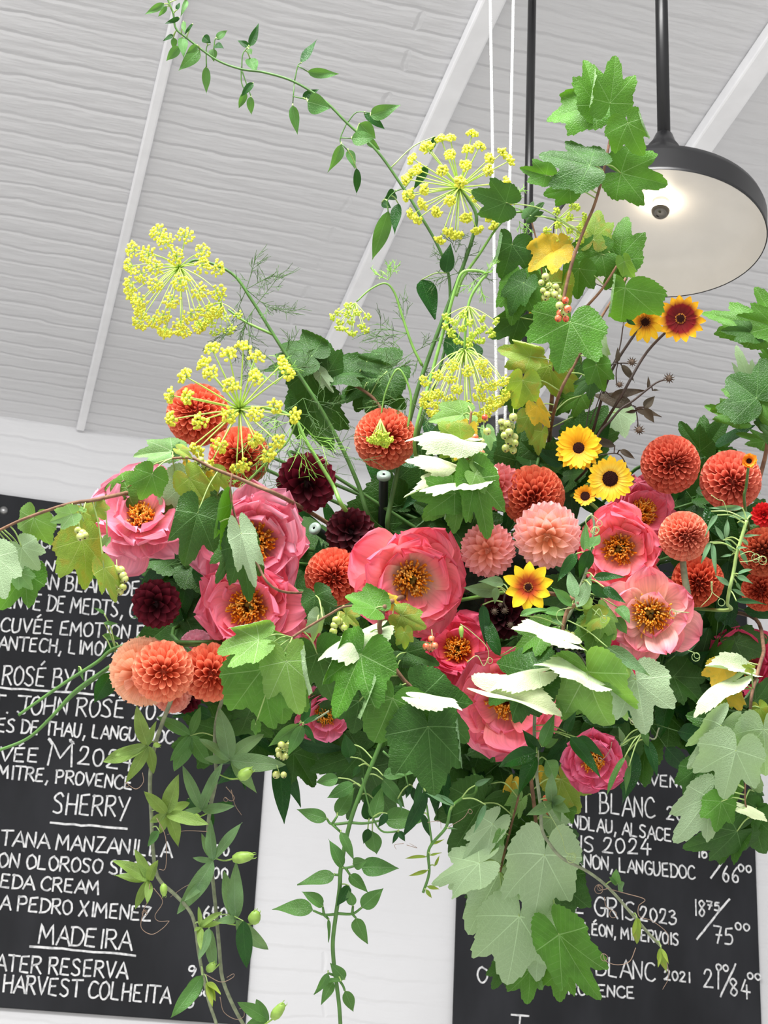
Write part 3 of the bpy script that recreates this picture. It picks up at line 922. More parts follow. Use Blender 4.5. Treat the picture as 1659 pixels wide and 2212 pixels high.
def branch(name, label, cat, group, pts, d, leaves, kind='palm', stem_mat='wood', r=(.0032, .0016), core=True, seed=0, jit=.03, petr=.0009, part_stem='stem', tilt=.5, extra=(), petmat='petiole', lname='leaf', stagger=0.0):
    """a cut branch or vine: one stem, each leaf a part with its stalk"""
    rng = random.Random(seed)
    path = branch_path(pts, d, core)
    t = thing(name, label, cat, path[0], group)
    mb = MB(); tube(mb, path, r[1] if not core else r[1], r[0], 7)
    mb.build(part_stem, M[stem_mat], t)
    paths = list(path)
    for ex in extra:
        pp = branch_path(ex, d, False, 5); paths += pp
        mb = MB(); tube(mb, pp, r[1] * .75, r[1] * .55, 6); mb.build('side_stem', M[stem_mat], t)
    for i, lf in enumerate(leaves):
        bx, by, tx, ty, w, opt, dd = parse(lf)
        col = next((c for c in opt if c in LM), 'g')
        if col == 'b' : col = 'b' if kind != 'palm' else 'g'
        mode = ''.join(c for c in opt if c in 'B^N').replace('B', 'b').replace('^', 'u').replace('N', 'n')
        dl = d + (dd if dd is not None else rng.uniform(-jit, jit))
        B = P(bx, by, dl)
        flat = P(tx, ty, dl)
        L0 = (flat - B).length
        dz = rng.uniform(-tilt, tilt) * L0 * .6
        T = P(tx, ty, dl + (dz if 'u' not in mode else -.02))
        mb = MB()
        (palm_leaf if kind == 'palm' else simple_leaf)(mb, B, T, w, rng.uniform(-.5, .5) if 'u' not in mode else rng.uniform(-.15, .15), mode, rng)
        q = nearest(paths, B)
        if (q - B).length < .16 and (q - B).length > .002:
            mid = q.lerp(B, .5) + Vector((0, 0, .12)) * (q - B).length
            tube(mb, [q, mid, B], petr * 1.1, petr, 5, mat=1, smooth_n=4)
        mb.build(lname, [LM[col], M[petmat]], t)
    return t, paths

def berries(t, pts, d, r=.0042, mat='b_green', string=True, seed=0):
    rng = random.Random(seed)
    w = [P(x, y, d + rng.uniform(-.01, .01)) for x, y in pts]
    mb = MB(); top = max(w, key=lambda p: p.z); low = min(w, key=lambda p: p.z)
    tube(mb, [top + Vector((0, 0, .012)), top.lerp(low, .5), low], .0006, sides=4)
    for p in w:
        c = top + (low - top) * max(0, min(1, (p - top).dot(low - top) / max(1e-6, (low - top).length_squared)))
        if (c - p).length > .002: tube(mb, [c, p], .0005, sides=4)
    cl = mb.build('berry_stalk', M['petiole'], t)
    for p in w:
        mm = mat if not isinstance(mat, tuple) else rng.choice(mat)
        mb = MB(); rr = r * .88 * rng.uniform(.85, 1.1)
        ball(mb, p, rr, 0, None, 12, 8)
        dn = (Vector((0, 0, -1)) + (CAM - p).normalized() * .6 + Vector((rng.uniform(-.4, .4), 0, rng.uniform(-.3, .3)))).normalized()
        ball(mb, p + dn * rr * .95, rr * .24, 1, None, 6, 4)
        mb.build('berry', [M[mm], M['b_tip']], cl)

def star_leaf(t, cx, cy, tips, d, col, rng, path, w=.36):
    """one hand-shaped passionflower leaf: its lobes share a centre and a stalk"""
    C = P(cx, cy, d); mb = MB()
    for (tx, ty) in tips:
        T = P(tx, ty, d + rng.uniform(-.035, .03))
        simple_leaf(mb, C, T, w * rng.uniform(.9, 1.15), rng.uniform(-.45, .45), '', rng, 0, tip=.9)
    q = nearest(path, C)
    if .003 < (q - C).length < .12: tube(mb, [q, q.lerp(C, .5) + Vector((0, 0, .004)), C], .0009, .0008, 5, mat=1, smooth_n=3)
    return mb.build('leaf', [LM[col], M['petiole']], t)
def bud(t, x0, y0, x1, y1, wpx, d, path):
    A, B = P(x0, y0, d), P(x1, y1, d); ax = (B - A); L = ax.length; ax.normalize(); r = wpx * d / F_PX / 2
    mb = MB()
    lathe(mb, [(.0003, 0), (r * .55, L * .04), (r * .95, L * .25), (r, L * .45), (r * .8, L * .75), (r * .45, L * .95), (.0003, L)], A, ax, 12)
    for k in range(3):
        X, Y, Z = frame_from(ax, k * 2.1)
        tube(mb, [A + ax * L * .85 + X * r * .5, A + ax * L * 1.04 + X * r * .55, A + ax * L * 1.12 + X * r * .35], r * .12, r * .03, 4)
    q = nearest(path, A)
    if .002 < (q - A).length < .12: tube(mb, [q, q.lerp(A, .6) + Vector((0, 0, -.003)), A], .0009, .0012, 5, smooth_n=3)
    return mb.build('bud', M['bud'], t)
def tendril(t, pts, d, coils=0, r=.00055, mat='tendril', cr=.004):
    w = [P(p[0], p[1], d + (p[2] if len(p) > 2 else 0)) for p in pts]
    pth = catmull(w, 6)
    if coils:
        e = pth[-1]; X, Y = CR, CU
        for i in range(coils * 12):
            a_ = i / 12 * 6.283
            rr = cr * (1 - .5 * i / (coils * 12))
            pth.append(e + X * (rr * math.sin(a_)) + Y * (-rr * (1 - math.cos(a_))) + _F * (i * .00025) + X * (i * .00016))
    mb = MB(); tube(mb, pth, r, r * .6, 5)
    return mb.build('tendril', M[mat], t)

# ---------------------------------------------------------------- fennel
def frond(t, px, py, d, dirs, size, seed, light=False):
    rng = random.Random(seed); mb = MB(); o = P(px, py, d)
    def grow(p, dr, L, lev):
        bend = Vector((rng.uniform(-1, 1), rng.uniform(-1, 1), rng.uniform(-1, 1))) * .25
        e = p + dr * L * .5; e2 = e + (dr + bend).normalized() * L * .5
        tube(mb, [p, e, e2], .0006 if lev == 0 else .00042, .0003, 3, caps=False)
        if lev < 2:
            for k in range(6 if lev == 0 else 4):
                f = .25 + .75 * k / (6 if lev == 0 else 4)
                q = p.lerp(e, f * 2) if f < .5 else e.lerp(e2, f * 2 - 1)
                sd = (dr + Vector((rng.uniform(-1, 1), rng.uniform(-.7, .7), rng.uniform(-1, 1))) * .95).normalized()
                grow(q, sd, L * rng.uniform(.4, .62), lev + 1)
    for (dx, dy) in dirs:
        dr = (CR * dx - CU * dy + _F * rng.uniform(-.3, .3)).normalized()
        grow(o, dr, size * d / F_PX, 0)
    return mb.build('frond', M['frond_l' if light else 'frond'], t)

def umbel(t, px, py, d, fx, fy, Lpx, n, spread, droop=0.0, bsize=.17, ntop=16, seed=0, green=False, rayr=.0009, fsize=.034):
    """the umbel is a part; each little umbel on its ray is a sub-part"""
    rng = random.Random(seed); o = P(px, py, d); ax = face_axis(o, fx, fy)
    L = Lpx * d / F_PX; fr = frame_from(ax, rng.uniform(0, 6))
    mb = MB(); ball(mb, o, L * .035, 0, None, 8, 6)
    hub = mb.build('umbel', M['ray'], t)
    for i in range(n):
        f = (i + .5) / n
        phi = math.acos(1 - f * (1 - math.cos(spread))); az = i * 2.399963 + rng.uniform(-.15, .15)
        dr = (fr[0] * math.cos(az) + fr[1] * math.sin(az)) * math.sin(phi) + ax * math.cos(phi)
        l = L * rng.uniform(.86, 1.08)
        pts = []
        for k in range(6):
            u = k / 5
            pts.append(o + dr * l * u + Vector((0, 0, -1)) * droop * l * u * u)
        mb = MB(); tube(mb, pts, rayr, rayr * .7, 5)
        e = pts[-1]; ed = (pts[-1] - pts[-2]).normalized(); ff = frame_from(ed, rng.uniform(0, 6))
        for k in range(ntop):
            f2 = (k + .5) / ntop; ph = math.acos(1 - f2 * .85); a2 = k * 2.4
            dd = (ff[0] * math.cos(a2) + ff[1] * math.sin(a2)) * math.sin(ph) + ed * math.cos(ph)
            q = e + dd * L * bsize * rng.uniform(.85, 1.1)
            tube(mb, [e, q], rayr * .4, rayr * .35, 3, caps=False)
            for s_ in range(2):
                ball(mb, q + Vector((rng.uniform(-1, 1), rng.uniform(-1, 1), rng.uniform(-1, 1))) * L * .022, L * fsize * rng.uniform(.75, 1.1), 1, None, 6, 4)
        mb.build('umbellet', [M['ray'], M['floret_g' if green else 'floret']], hub)
    return hub
def stalk(t, pts, d, r0, r1, name='stem', mat='stem', core=False):
    p = branch_path(pts, d, core); mb = MB(); tube(mb, p, r0, r1, 8)
    return mb.build(name, M[mat], t)
# ================================================================ core that holds the stems
cage = thing('wire_mesh_cage', 'black chicken-wire cage packed among the stems behind the blooms', 'wire cage', CORE)
mb = MB(); RX, RY, RZ = .27, .10, .10
nu_, nv_ = 34, 11
gp = [[CORE + Vector((RX * math.cos(PI * (i + .5) / nv_ - PI / 2) ** .6 * math.cos(2 * PI * (j + .5 * (i % 2)) / nu_), RY * math.cos(PI * (i + .5) / nv_ - PI / 2) * math.sin(2 * PI * (j + .5 * (i % 2)) / nu_), RZ * math.sin(PI * (i + .5) / nv_ - PI / 2))) for j in range(nu_)] for i in range(nv_)]
for i in range(nv_ - 1):
    for j in range(nu_):
        a_ = gp[i][j]; o1 = gp[i + 1][j]; o2 = gp[i + 1][(j + (1 if i % 2 else -1)) % nu_]
        tube(mb, [a_, o1], .0009, sides=4); tube(mb, [a_, o2], .0009, sides=4)
mb.build('wire_mesh', M['wire'], cage, smooth=False)
mb = MB()
for k in range(14):
    a_ = CORE + Vector((-.24 + .037 * k, RN.uniform(-.02, .02), -.02)); ball(mb, a_, .05, 0, None, 12, 8)
core_dark = plain('dark_core_fill', '#1c2416', .9, var=.5, scale=80, bump=.8)  # dark body filling the cage, closing the gaps onto the wall
mb2 = MB(); ball(mb2, CORE, .075, 0, None, 24, 14, Vector((1, 0, 0)), 3.1)
mb2.build('core_filling', core_dark, cage)

def tube_vial(x0, y0, x1, y1, d, wpx, label):
    A, B = P(x0, y0, d), P(x1, y1, d + .06); ax = (A - B); L = ax.length; ax.normalize(); r = wpx * d / F_PX / 2
    t = thing('flower_tube', label, 'water tube', B, 'black flower tubes stuck into the core')
    mb = MB(); lathe(mb, [(.0004, 0), (r * .5, .002), (r * .95, L * .12), (r, L * .9), (r * .9, L), (.0004, L)], B, ax, 20); mb.build('tube', M['rubber'], t)
    mb = MB(); lathe(mb, [(r * .9, L * .97), (r * 1.42, L * .97), (r * 1.48, L * .985), (r * 1.42, L * 1.03), (r * .7, L * 1.045), (r * .3, L * 1.03)], B, ax, 24); mb.build('rubber_cap', M['clear'], t)
tube_vial(829, 1028, 826, 1155, 2.34, 21, 'upright black flower tube below the coral dahlia with the tiny umbel on it')
tube_vial(680, 1142, 745, 1188, 2.30, 19, 'tilted black flower tube beside the ruffled pink peony')
tube_vial(655, 1180, 740, 1215, 2.33, 19, 'black flower tube lying just below the tilted one')

# ================================================================ dahlias
COR = ('#d8583a', '#f48a66', '#b23a22')
BALLG = 'coral ball dahlias'
dahlia('ball_dahlia', 'coral ball dahlia half veiled by the yellow fennel umbel', BALLG, 428, 896, 64, 2.26, -.35, .25, COR, seed=1)
dahlia('ball_dahlia', 'coral ball dahlia just under the fennel umbel, above the pink peonies', BALLG, 517, 987, 62, 2.22, .0, .0, COR, seed=2)
dahlia('ball_dahlia', 'coral ball dahlia with a tiny drooping umbel hanging over its face', BALLG, 832, 948, 63, 2.26, .05, .05, ('#d8583a', '#f28e6a', '#a83420'), n=210, wid=.24, seed=3)
dahlia('ball_dahlia', 'coral ball dahlia between the coral peonies, below the burgundy dahlia', BALLG, 722, 1246, 60, 2.16, -.2, -.1, COR, n=200, wid=.245, seed=4)
dahlia('ball_dahlia', 'coral ball dahlia facing down just above the largest pink dahlia', BALLG, 1152, 1072, 64, 2.22, .0, -.65, ('#d2573a', '#f28a64', '#a83420'), seed=5)
dahlia('ball_dahlia', 'coral ball dahlia with a dark eye, alone against the wall beside the yellow marigold', BALLG, 1448, 1003, 60, 2.22, .42, .12, ('#cc583e', '#e97f60', '#a03c2c'), n=190, wid=.25, seed=6)
dahlia('ball_dahlia', 'coral ball dahlia behind the small orange bud on a bent stalk', BALLG, 1578, 1038, 62, 2.22, .3, -.25, ('#d25e46', '#f08a6c', '#a8402e'), n=130, wid=.31, seed=7)
dahlia('ball_dahlia', 'small pale coral ball dahlia on a thick bare green stem', BALLG, 1477, 1158, 51, 2.12, .45, -.05, ('#d8684c', '#f49c7a', '#a84634'), n=160, wid=.28, seed=8, stem=False)
dahlia('ball_dahlia', 'orange-red ball dahlia behind the thick bare stem', BALLG, 1507, 1256, 53, 2.24, .05, -.3, ('#c44a30', '#ea7450', '#a03420'), n=130, wid=.31, seed=9)
dahlia('ball_dahlia', 'dull orange ball dahlia cut by the frame edge under the red buds', BALLG, 1648, 1192, 50, 2.2, .0, .0, ('#a8452c', '#d06a46', '#8a3c28'), n=190, wid=.25, seed=10)
dahlia('ball_dahlia', 'orange ball dahlia cut by the frame edge below the dull orange one', BALLG, 1646, 1276, 42, 2.24, -.3, -.1, ('#c44a30', '#e87450', '#a03420'), seed=11)
dahlia('ball_dahlia', 'tangerine dahlia of rolled petals overlapping the peach one', BALLG, 352, 1450, 56, 2.06, .25, -.1, ('#e06a42', '#f89c74', '#d05a34'), n=105, wid=.33, lenk=.66, notch=-.22, alpha=2.0, seed=12)
dahlia('ball_dahlia', 'tangerine dahlia of rolled petals beside the big lobed green leaves', BALLG, 455, 1452, 55, 2.1, .25, -.5, ('#dc6240', '#f6926c', '#c84e2e'), n=110, wid=.32, lenk=.64, notch=-.22, alpha=2.0, seed=13)
PKG = 'pale decorative dahlias'
dahlia('decorative_dahlia', 'pale peach dahlia with broad petals and a pink eye', PKG, 312, 1450, 73, 2.12, -.1, -.4, ('#f5a070', '#fbc6a4', '#d8706a'), n=95, alpha=.75, wid=.25, lenk=.72, open_=.45, base=.3, seed=14)
dahlia('decorative_dahlia', 'large pale pink dahlia with peach heart above the yellow and red daisy', PKG, 1182, 1156, 74, 2.1, .05, -.3, ('#f7b98e', '#f7b8bb', '#f2a878'), n=105, alpha=.8, wid=.23, lenk=.7, open_=.4, base=.32, pb=3.2, seed=15)
dahlia('decorative_dahlia', 'smaller salmon pink dahlia beside the largest pale pink one', PKG, 1054, 1188, 60, 2.12, -.1, -.1, ('#f4a488', '#f3a6ac', '#ef9a78'), n=95, alpha=.8, wid=.22, lenk=.74, open_=.4, base=.3, pb=2.6, seed=16)
dahlia('decorative_dahlia', 'pink dahlia mostly hidden behind the sunlit currant leaves', PKG, 1078, 1052, 52, 2.22, -.3, .0, ('#ec8c84', '#ee9aa2', '#e58a7a'), n=90, alpha=.8, wid=.23, lenk=.72, pb=2.8, base=.3, seed=17)
dahlia('decorative_dahlia', 'salmon dahlia showing only a few petals below the peach one', PKG, 372, 1498, 42, 2.16, .0, -.3, ('#f29880', '#f7b0a0', '#ee8a70'), n=80, alpha=.75, wid=.25, lenk=.7, base=.3, seed=18)
dahlia('decorative_dahlia', 'lilac pink dahlia peeping out above the tangerine ones', PKG, 425, 1398, 38, 2.18, .0, .1, ('#eda0b4', '#f4b6c8', '#e08aa4'), n=80, alpha=.75, wid=.25, lenk=.7, base=.3, seed=19)
BUR = ('#2e050e', '#74162c', '#26040a')
BUG = 'burgundy dahlias'
dahlia('burgundy_dahlia', 'burgundy dahlia with a yellow speck, over the pink ruffled peony', BUG, 662, 1042, 66, 2.2, .05, -.25, BUR, n=80, alpha=.85, wid=.27, lenk=.72, pb=3.2, open_=.4, base=.3, vel=True, seed=20)
dahlia('burgundy_dahlia', 'near-black dahlia between the coral ball dahlia and the open coral peony', BUG, 757, 1150, 55, 2.18, .05, .15, ('#22040a', '#4c0c1a', '#1c0307'), n=80, alpha=.85, wid=.27, lenk=.72, pb=3.2, open_=.4, base=.3, vel=True, seed=21)
dahlia('burgundy_dahlia', 'burgundy dahlia set against the chalkboard below the pale pink peony', BUG, 338, 1304, 53, 2.12, -.1, -.1, BUR, n=70, alpha=.85, wid=.29, lenk=.74, pb=2.8, open_=.4, base=.3, vel=True, seed=22)
dahlia('burgundy_dahlia', 'near-black dahlia in shadow behind the yellow and red daisy', BUG, 1085, 1330, 52, 2.24, -.1, -.1, ('#22040a', '#420a18', '#1c0307'), n=70, alpha=.85, wid=.28, lenk=.72, pb=2.8, base=.3, vel=True, seed=23)
dahlia('burgundy_dahlia', 'small burgundy dahlia tucked under the tangerine ones', BUG, 400, 1505, 36, 2.18, .0, -.4, BUR, n=60, alpha=.85, wid=.3, lenk=.74, pb=2.8, base=.3, vel=True, seed=24)
dahlia('red_dahlia', 'small scarlet pincushion bloom at the frame edge', None, 1650, 1112, 26, 2.12, .0, .1, ('#b41418', '#e0282a', '#900c10'), n=50, alpha=.9, wid=.3, lenk=.8, pb=2.6, base=.3, seed=25)

# ================================================================ peonies
C1 = ('#ffedd2', '#ff9ca2', '#fb6f8c')      # coral with a pale heart
C2 = ('#ffb69e', '#fd8a9c', '#fb8aa8')      # cooler pink
C3 = ('#f7b494', '#f07684', '#ec6c86')
peony('pale pink peony seen from the side among the currant leaves', 306, 1120, 100, 2.1, -.05, .5, ('#fbd0b8', '#f59ab0', '#f4a0b8'), 31, rings=((8, 1.15, .60, 1.45, 1.85), (7, 1.05, .58, 1.25, 1.35), (6, .95, .54, 1.0, .85), (5, .8, .46, .75, .5)), stam=.3)
peony('ruffled pink peony with a folded currant leaf across it', 552, 1170, 118, 2.14, -.05, -.05, ('#f9b4a6', '#f790aa', '#f8a8c0'), 32, pb_out=2.4, rings=((8, 1.16, .56, 1.25, 1.4), (7, .98, .58, 1.12, 1.20), (7, .94, .54, 1.0, .80), (6, .80, .46, .92, .55)))
peony('coral pink peony with sharp outer petals just under the ruffled one', 540, 1310, 112, 2.13, -.2, -.05, C2, 33, pb_out=2.4, rings=((8, 1.16, .56, 1.25, 1.4), (7, .98, .58, 1.12, 1.20), (6, .94, .54, 1.0, .92), (5, .80, .46, .92, .70)))
peony('largest open coral peony with a pale heart in the middle of the bunch', 888, 1250, 118, 2.12, .12, -.12, C1, 34, stam=.36)
peony('orange-hearted peony in shadow under the largest one', 990, 1405, 80, 2.24, -.1, .2, ('#f0784a', '#ec6078', '#e85c80'), 35)
peony('coral pink peony behind the dark lobed leaf at the bottom', 1095, 1508, 118, 2.14, -.05, -.2, ('#ffceb0', '#fc8e98', '#fa809e'), 36)
peony('coral peony with many layered petals below the marigolds', 1340, 1185, 96, 2.16, -.15, -.05, ('#ffd8b4', '#fd9498', '#fa7890'), 37)
peony('deep coral peony turned away behind the layered one', 1385, 1110, 78, 2.26, .5, .35, ('#f28a80', '#ee6a80', '#f0829a'), 38)
peony('pale blush peony with a wide yellow centre', 1405, 1325, 104, 2.1, .0, -.1, ('#fbeed2', '#f6bcb4', '#ec7c94'), 39, rings=((8, 1.0, .46, 1.15, 1.35), (7, .92, .40, 1.0, 1.15), (4, .7, .34, .8, .8)), stam=.46)
peony('pink peony peeping out under the large lobed leaves', 702, 1540, 64, 2.2, .1, -.3, ('#f29a80', '#ee7690', '#ee82a8'), 40)
peony('pink peony hanging lowest over the second chalkboard', 1282, 1640, 68, 2.16, -.05, -.25, ('#f28a80', '#ec6488', '#ec7aa0'), 41)
peony('deep pink peony almost hidden behind the yellowing leaves', 1600, 1440, 90, 2.3, .0, .0, ('#ee7878', '#e4486c', '#e8507c'), 42)
peony('salmon peony showing only its petal edges over the lobed leaves', 640, 1408, 66, 2.2, .1, .3, ('#f8b8a0', '#f28c90', '#f08898'), 43)
peony('magenta pink peony glimpsed behind the pale blush one', 1345, 1425, 66, 2.24, -.1, .0, ('#ea6a80', '#e2406a', '#e6507c'), 44)

# ================================================================ daisies
daisy('pot_marigold', 'golden pot marigold with a dark eye, upper of the pair', 'marigold', 'pot marigolds', 1250, 968, 52, 2.18, -.05, .2, '#e89a10', '#f6b818', '#f8c828', n=22, rows=2, disc=.27, wid=.15, seed=51)
daisy('pot_marigold', 'lemon yellow pot marigold with a dark eye, over the coral peony', 'marigold', 'pot marigolds', 1318, 1034, 51, 2.1, .05, -.05, '#f0b020', '#f8dc58', '#f8cc30', n=23, rows=1, disc=.34, wid=.16, seed=52, droop=.15)
daisy('pot_marigold', 'small half-open orange marigold between the two yellow ones', 'marigold', 'pot marigolds', 1264, 1072, 27, 2.16, -.1, .3, '#d87a10', '#eca018', '#f0b428', n=18, rows=1, disc=.4, wid=.16, seed=53, droop=-.5)
daisy('pot_marigold', 'tiny orange marigold bud on a bent stalk before the coral dahlia', 'marigold', 'pot marigolds', 1618, 996, 20, 2.1, .1, .2, '#d86a10', '#ee8c18', '#f0a030', n=14, rows=2, disc=.35, wid=.24, seed=54, droop=-.7,
      stem_mat=M['stem_dark'], via=[P(1612, 1050, 2.12), P(1608, 1085, 2.14)], end=P(1625, 1180, 2.26))
hel = [M['disc'], M['disc_rim']]
daisy('false_sunflower', 'dark red and yellow daisy standing highest before the lamp', 'daisy', 'red and yellow daisies', 1470, 688, 54, 2.16, .05, .0, '#6a0c10', '#8c1418', '#f6b41c', n=15, rows=1, disc=.22, wid=.2, seed=55, pb=2.6, disc_mats=hel, band=(.58, .74),
      stem_mat=M['bronze'], via=[P(1398, 760, 2.2), P(1345, 850, 2.2)], end=P(1290, 940, 2.24))
daisy('false_sunflower', 'yellow daisy with a dark eye tucked behind the dark red one', 'daisy', 'red and yellow daisies', 1394, 695, 48, 2.2, -.1, -.35, '#a04010', '#f0b020', '#f8c428', n=12, rows=1, disc=.26, wid=.2, seed=56, pb=2.6, disc_mats=hel, band=(.25, .5),
      stem_mat=M['bronze'], via=[P(1362, 735, 2.21), P(1315, 815, 2.22)], end=P(1280, 935, 2.25))
daisy('false_sunflower', 'bright yellow daisy with red flames, below the pale pink dahlia', 'daisy', 'red and yellow daisies', 1141, 1268, 56, 2.02, -.05, .0, '#9a2c10', '#c8501c', '#fad428', n=10, rows=1, disc=.19, wid=.24, seed=57, pb=2.4, disc_mats=hel, band=(.28, .62))

# ================================================================ fennel
FG = 'yellow flowering fennel stems'
t = thing('fennel_flower', 'fennel stem nodding over highest at the side with the widest yellow umbel', 'fennel', P(800, 1120, 2.34), FG)
stalk(t, [(398, 574), (430, 562), (500, 590), (545, 650), (590, 722), (640, 800), (690, 878), (740, 970), (775, 1050), (800, 1120)], 2.3, .0018, .0036, core=True, mat='stem_dark')
stalk(t, [(492, 668), (530, 695), (588, 722)], 2.3, .0014, .0022, 'side_stem')
umbel(t, 388, 578, 2.3, -.3, -.35, 112, 34, 1.5, .28, .16, 20, 61, rayr=.0009, fsize=.028)
umbel(t, 478, 655, 2.3, -.2, -.9, 52, 12, 1.3, .3, .2, 9, 62, green=True, rayr=.0007, fsize=.05)
frond(t, 532, 625, 2.3, [(.3, -.9), (.9, -.5), (.6, .5), (-.4, .9)], 75, 63)
frond(t, 560, 650, 2.3, [(.5, -.6), (.7, .3), (-.5, .8)], 78, 64)
frond(t, 535, 690, 2.3, [(-.3, .9), (-.7, .4), (.1, 1)], 85, 65)
frond(t, 600, 790, 2.3, [(-.6, -.5), (.4, -.7), (.8, .1), (-.7, .2)], 70, 66)
frond(t, 655, 860, 2.3, [(.8, .3), (.3, .9), (-.6, .5)], 90, 67)

t = thing('fennel_flower', 'fennel umbel of long starry rays over the two coral dahlias', 'fennel', P(745, 1100, 2.28), FG)
stalk(t, [(516, 880), (560, 880), (610, 890), (640, 910), (660, 950), (690, 1000), (720, 1050), (745, 1100)], 2.16, .0020, .0030, core=True)
stalk(t, [(640, 912), (620, 955), (585, 990), (545, 1030), (518, 1060), (508, 1095), (502, 1118)], 2.14, .0010, .0022, 'side_stem')
umbel(t, 518, 884, 2.16, -.25, .1, 138, 28, 1.45, .04, .12, 15, 71, rayr=.0013, fsize=.03)
umbel(t, 502, 1116, 2.08, 0, -3, 28, 9, 1.0, .2, .3, 7, 72, green=True, rayr=.0006, fsize=.07)
frond(t, 640, 905, 2.17, [(.2, .9), (.6, .6), (-.5, .8), (-.8, .3)], 105, 73, True)
frond(t, 655, 935, 2.2, [(.4, .9), (.8, .5), (-.3, .9), (-.8, .6)], 120, 74)
frond(t, 600, 910, 2.2, [(-.2, .9), (-.6, .8), (.5, .8)], 110, 75)
frond(t, 595, 830, 2.18, [(.1, -.9), (.6, -.6), (-.6, -.4)], 55, 76, True)
frond(t, 535, 1035, 2.13, [(-.8, .2), (-.6, -.6)], 32, 77, True)

t = thing('fennel_flower', 'tall fennel stem topped by a round starburst umbel before the cords', 'fennel', P(840, 1130, 2.36), FG)
stalk(t, [(998, 410), (1028, 462), (1022, 510), (995, 590), (960, 680), (925, 775), (900, 850), (872, 960), (850, 1060), (838, 1140)], 2.28, .0022, .0038, core=True, mat='stem_dark')
stalk(t, [(1200, 476), (1150, 462), (1110, 460), (1075, 490), (1035, 550), (1000, 600), (985, 640)], 2.27, .0011, .0024, 'side_stem')
stalk(t, [(770, 652), (800, 625), (832, 612), (852, 632), (868, 680), (890, 745), (912, 790)], 2.28, .0010, .0022, 'side_stem')
stalk(t, [(822, 905), (832, 850), (855, 800), (872, 810), (888, 860), (880, 930)], 2.24, .0010, .0018, 'side_stem')
umbel(t, 992, 405, 2.26, -.15, .12, 112, 40, 1.7, .0, .10, 20, 81, rayr=.0011, fsize=.03)
umbel(t, 1204, 477, 2.25, .75, -.2, 58, 15, 1.1, .1, .14, 9, 82, green=True, rayr=.0008, fsize=.052)
umbel(t, 768, 655, 2.27, -.5, -1.2, 58, 14, .85, .1, .14, 8, 83, green=True, rayr=.0007, fsize=.05)
umbel(t, 822, 906, 2.16, 0, -3, 48, 18, .55, .05, .16, 9, 84, green=True, rayr=.0006, fsize=.055)
frond(t, 838, 605, 2.27, [(.5, -.8), (0, -1), (-.6, -.3)], 34, 85, True)
frond(t, 880, 720, 2.28, [(-.9, -.2), (-.7, .5), (-.2, -.9), (-.8, .1)], 80, 86)
frond(t, 895, 760, 2.28, [(.6, -.3), (-.8, .5), (.4, .7)], 70, 87)
frond(t, 990, 590, 2.28, [(.4, -.8), (-.5, -.6), (.9, .1), (-.8, .2)], 62, 88)
frond(t, 985, 545, 2.28, [(-.4, -.9), (.3, -.7)], 45, 89)
frond(t, 880, 860, 2.26, [(-.6, .7), (-.8, .1), (-.2, 1), (.5, .5)], 75, 90)
frond(t, 850, 800, 2.24, [(-.7, .4), (.6, -.3)], 45, 91)
frond(t, 1110, 448, 2.26, [(.2, -.8), (-.6, -.4), (.8, .2)], 40, 92, True)
frond(t, 1122, 478, 2.26, [(.1, .9), (.5, .4)], 34, 93, True)

t = thing('fennel_flower', 'fennel umbel hung upside down like an umbrella above the white-lit leaves', 'fennel', P(985, 640, 2.24), FG)
stalk(t, [(1003, 757), (1005, 720), (1008, 680), (1018, 640), (1040, 605), (1050, 592), (1030, 585), (1000, 588), (985, 620), (965, 690), (935, 800), (895, 960)], 2.2, .0017, .0026, core=True)
umbel(t, 1012, 662, 2.2, .0, -3, 62, 22, 1.25, .25, .13, 9, 95, green=True, rayr=.0008, fsize=.05)
umbel(t, 1004, 758, 2.18, .0, -1.3, 88, 38, 1.5, .85, .15, 20, 96, rayr=.0009, fsize=.03)
frond(t, 1035, 600, 2.2, [(.6, -.5), (-.6, .4), (.2, .8)], 40, 97, True)
# ================================================================ currant branches
CG = 'leafy currant branches'
K2 = TF(800, 0, 1.931)
B1a = K2.lv([(940, 440, 915, 235, 1.0, 'g'), (1000, 430, 1035, 225, 1.05, 'g'), (938, 440, 725, 480, .95, 'g'), (1005, 465, 905, 515, .7, 'l'),
    (1075, 512, 1120, 655, 1.3, 'g', -.07), (1045, 722, 1242, 768, 1.1, 'g'), (915, 690, 700, 640, 1.05, 'd'), (732, 730, 625, 708, .9, 'g'),
    (832, 790, 715, 815, 1.05, 'g'), (565, 845, 420, 800, 1.1, 'd'), (665, 900, 725, 840, .8, 'd'), (1040, 470, 1010, 450, .7, 'l')])
t, _ = branch('currant_branch', 'tall currant branch whose lobed leaves reach up in front of the lit lamp', 'currant branch', CG,
    [(1338, 215), (1322, 280), (1304, 370), (1285, 440), (1262, 495), (1235, 570), (1215, 660), (1200, 770), (1190, 900, 2.3), (1180, 1080, 2.36)], 2.2, B1a, seed=101)
B1b = K2.lv([(590, 1020, 560, 1170, 1.35, 'd'), (1040, 1085, 1050, 885, 1.0, 'g'), (930, 1000, 950, 865, 1.1, 'k'), (965, 1060, 805, 1110, 1.05, 'g'), (1045, 1100, 975, 1212, 1.0, 'g'),
    (770, 1040, 655, 1118, 1.2, 'y'), (790, 1010, 830, 1090, 1.0, 'y'), (620, 1172, 575, 1350, 1.0, 'g'), (725, 1150, 635, 1050, .95, 'g'), (742, 1180, 665, 1350, .8, 'y'), (800, 1180, 765, 1330, .9, 'k'), (870, 1120, 862, 1252, 1.1, 'g'), (1060, 1090, 1095, 1180, .8, 'l'), (640, 1180, 560, 1290, 1.0, 'd')])
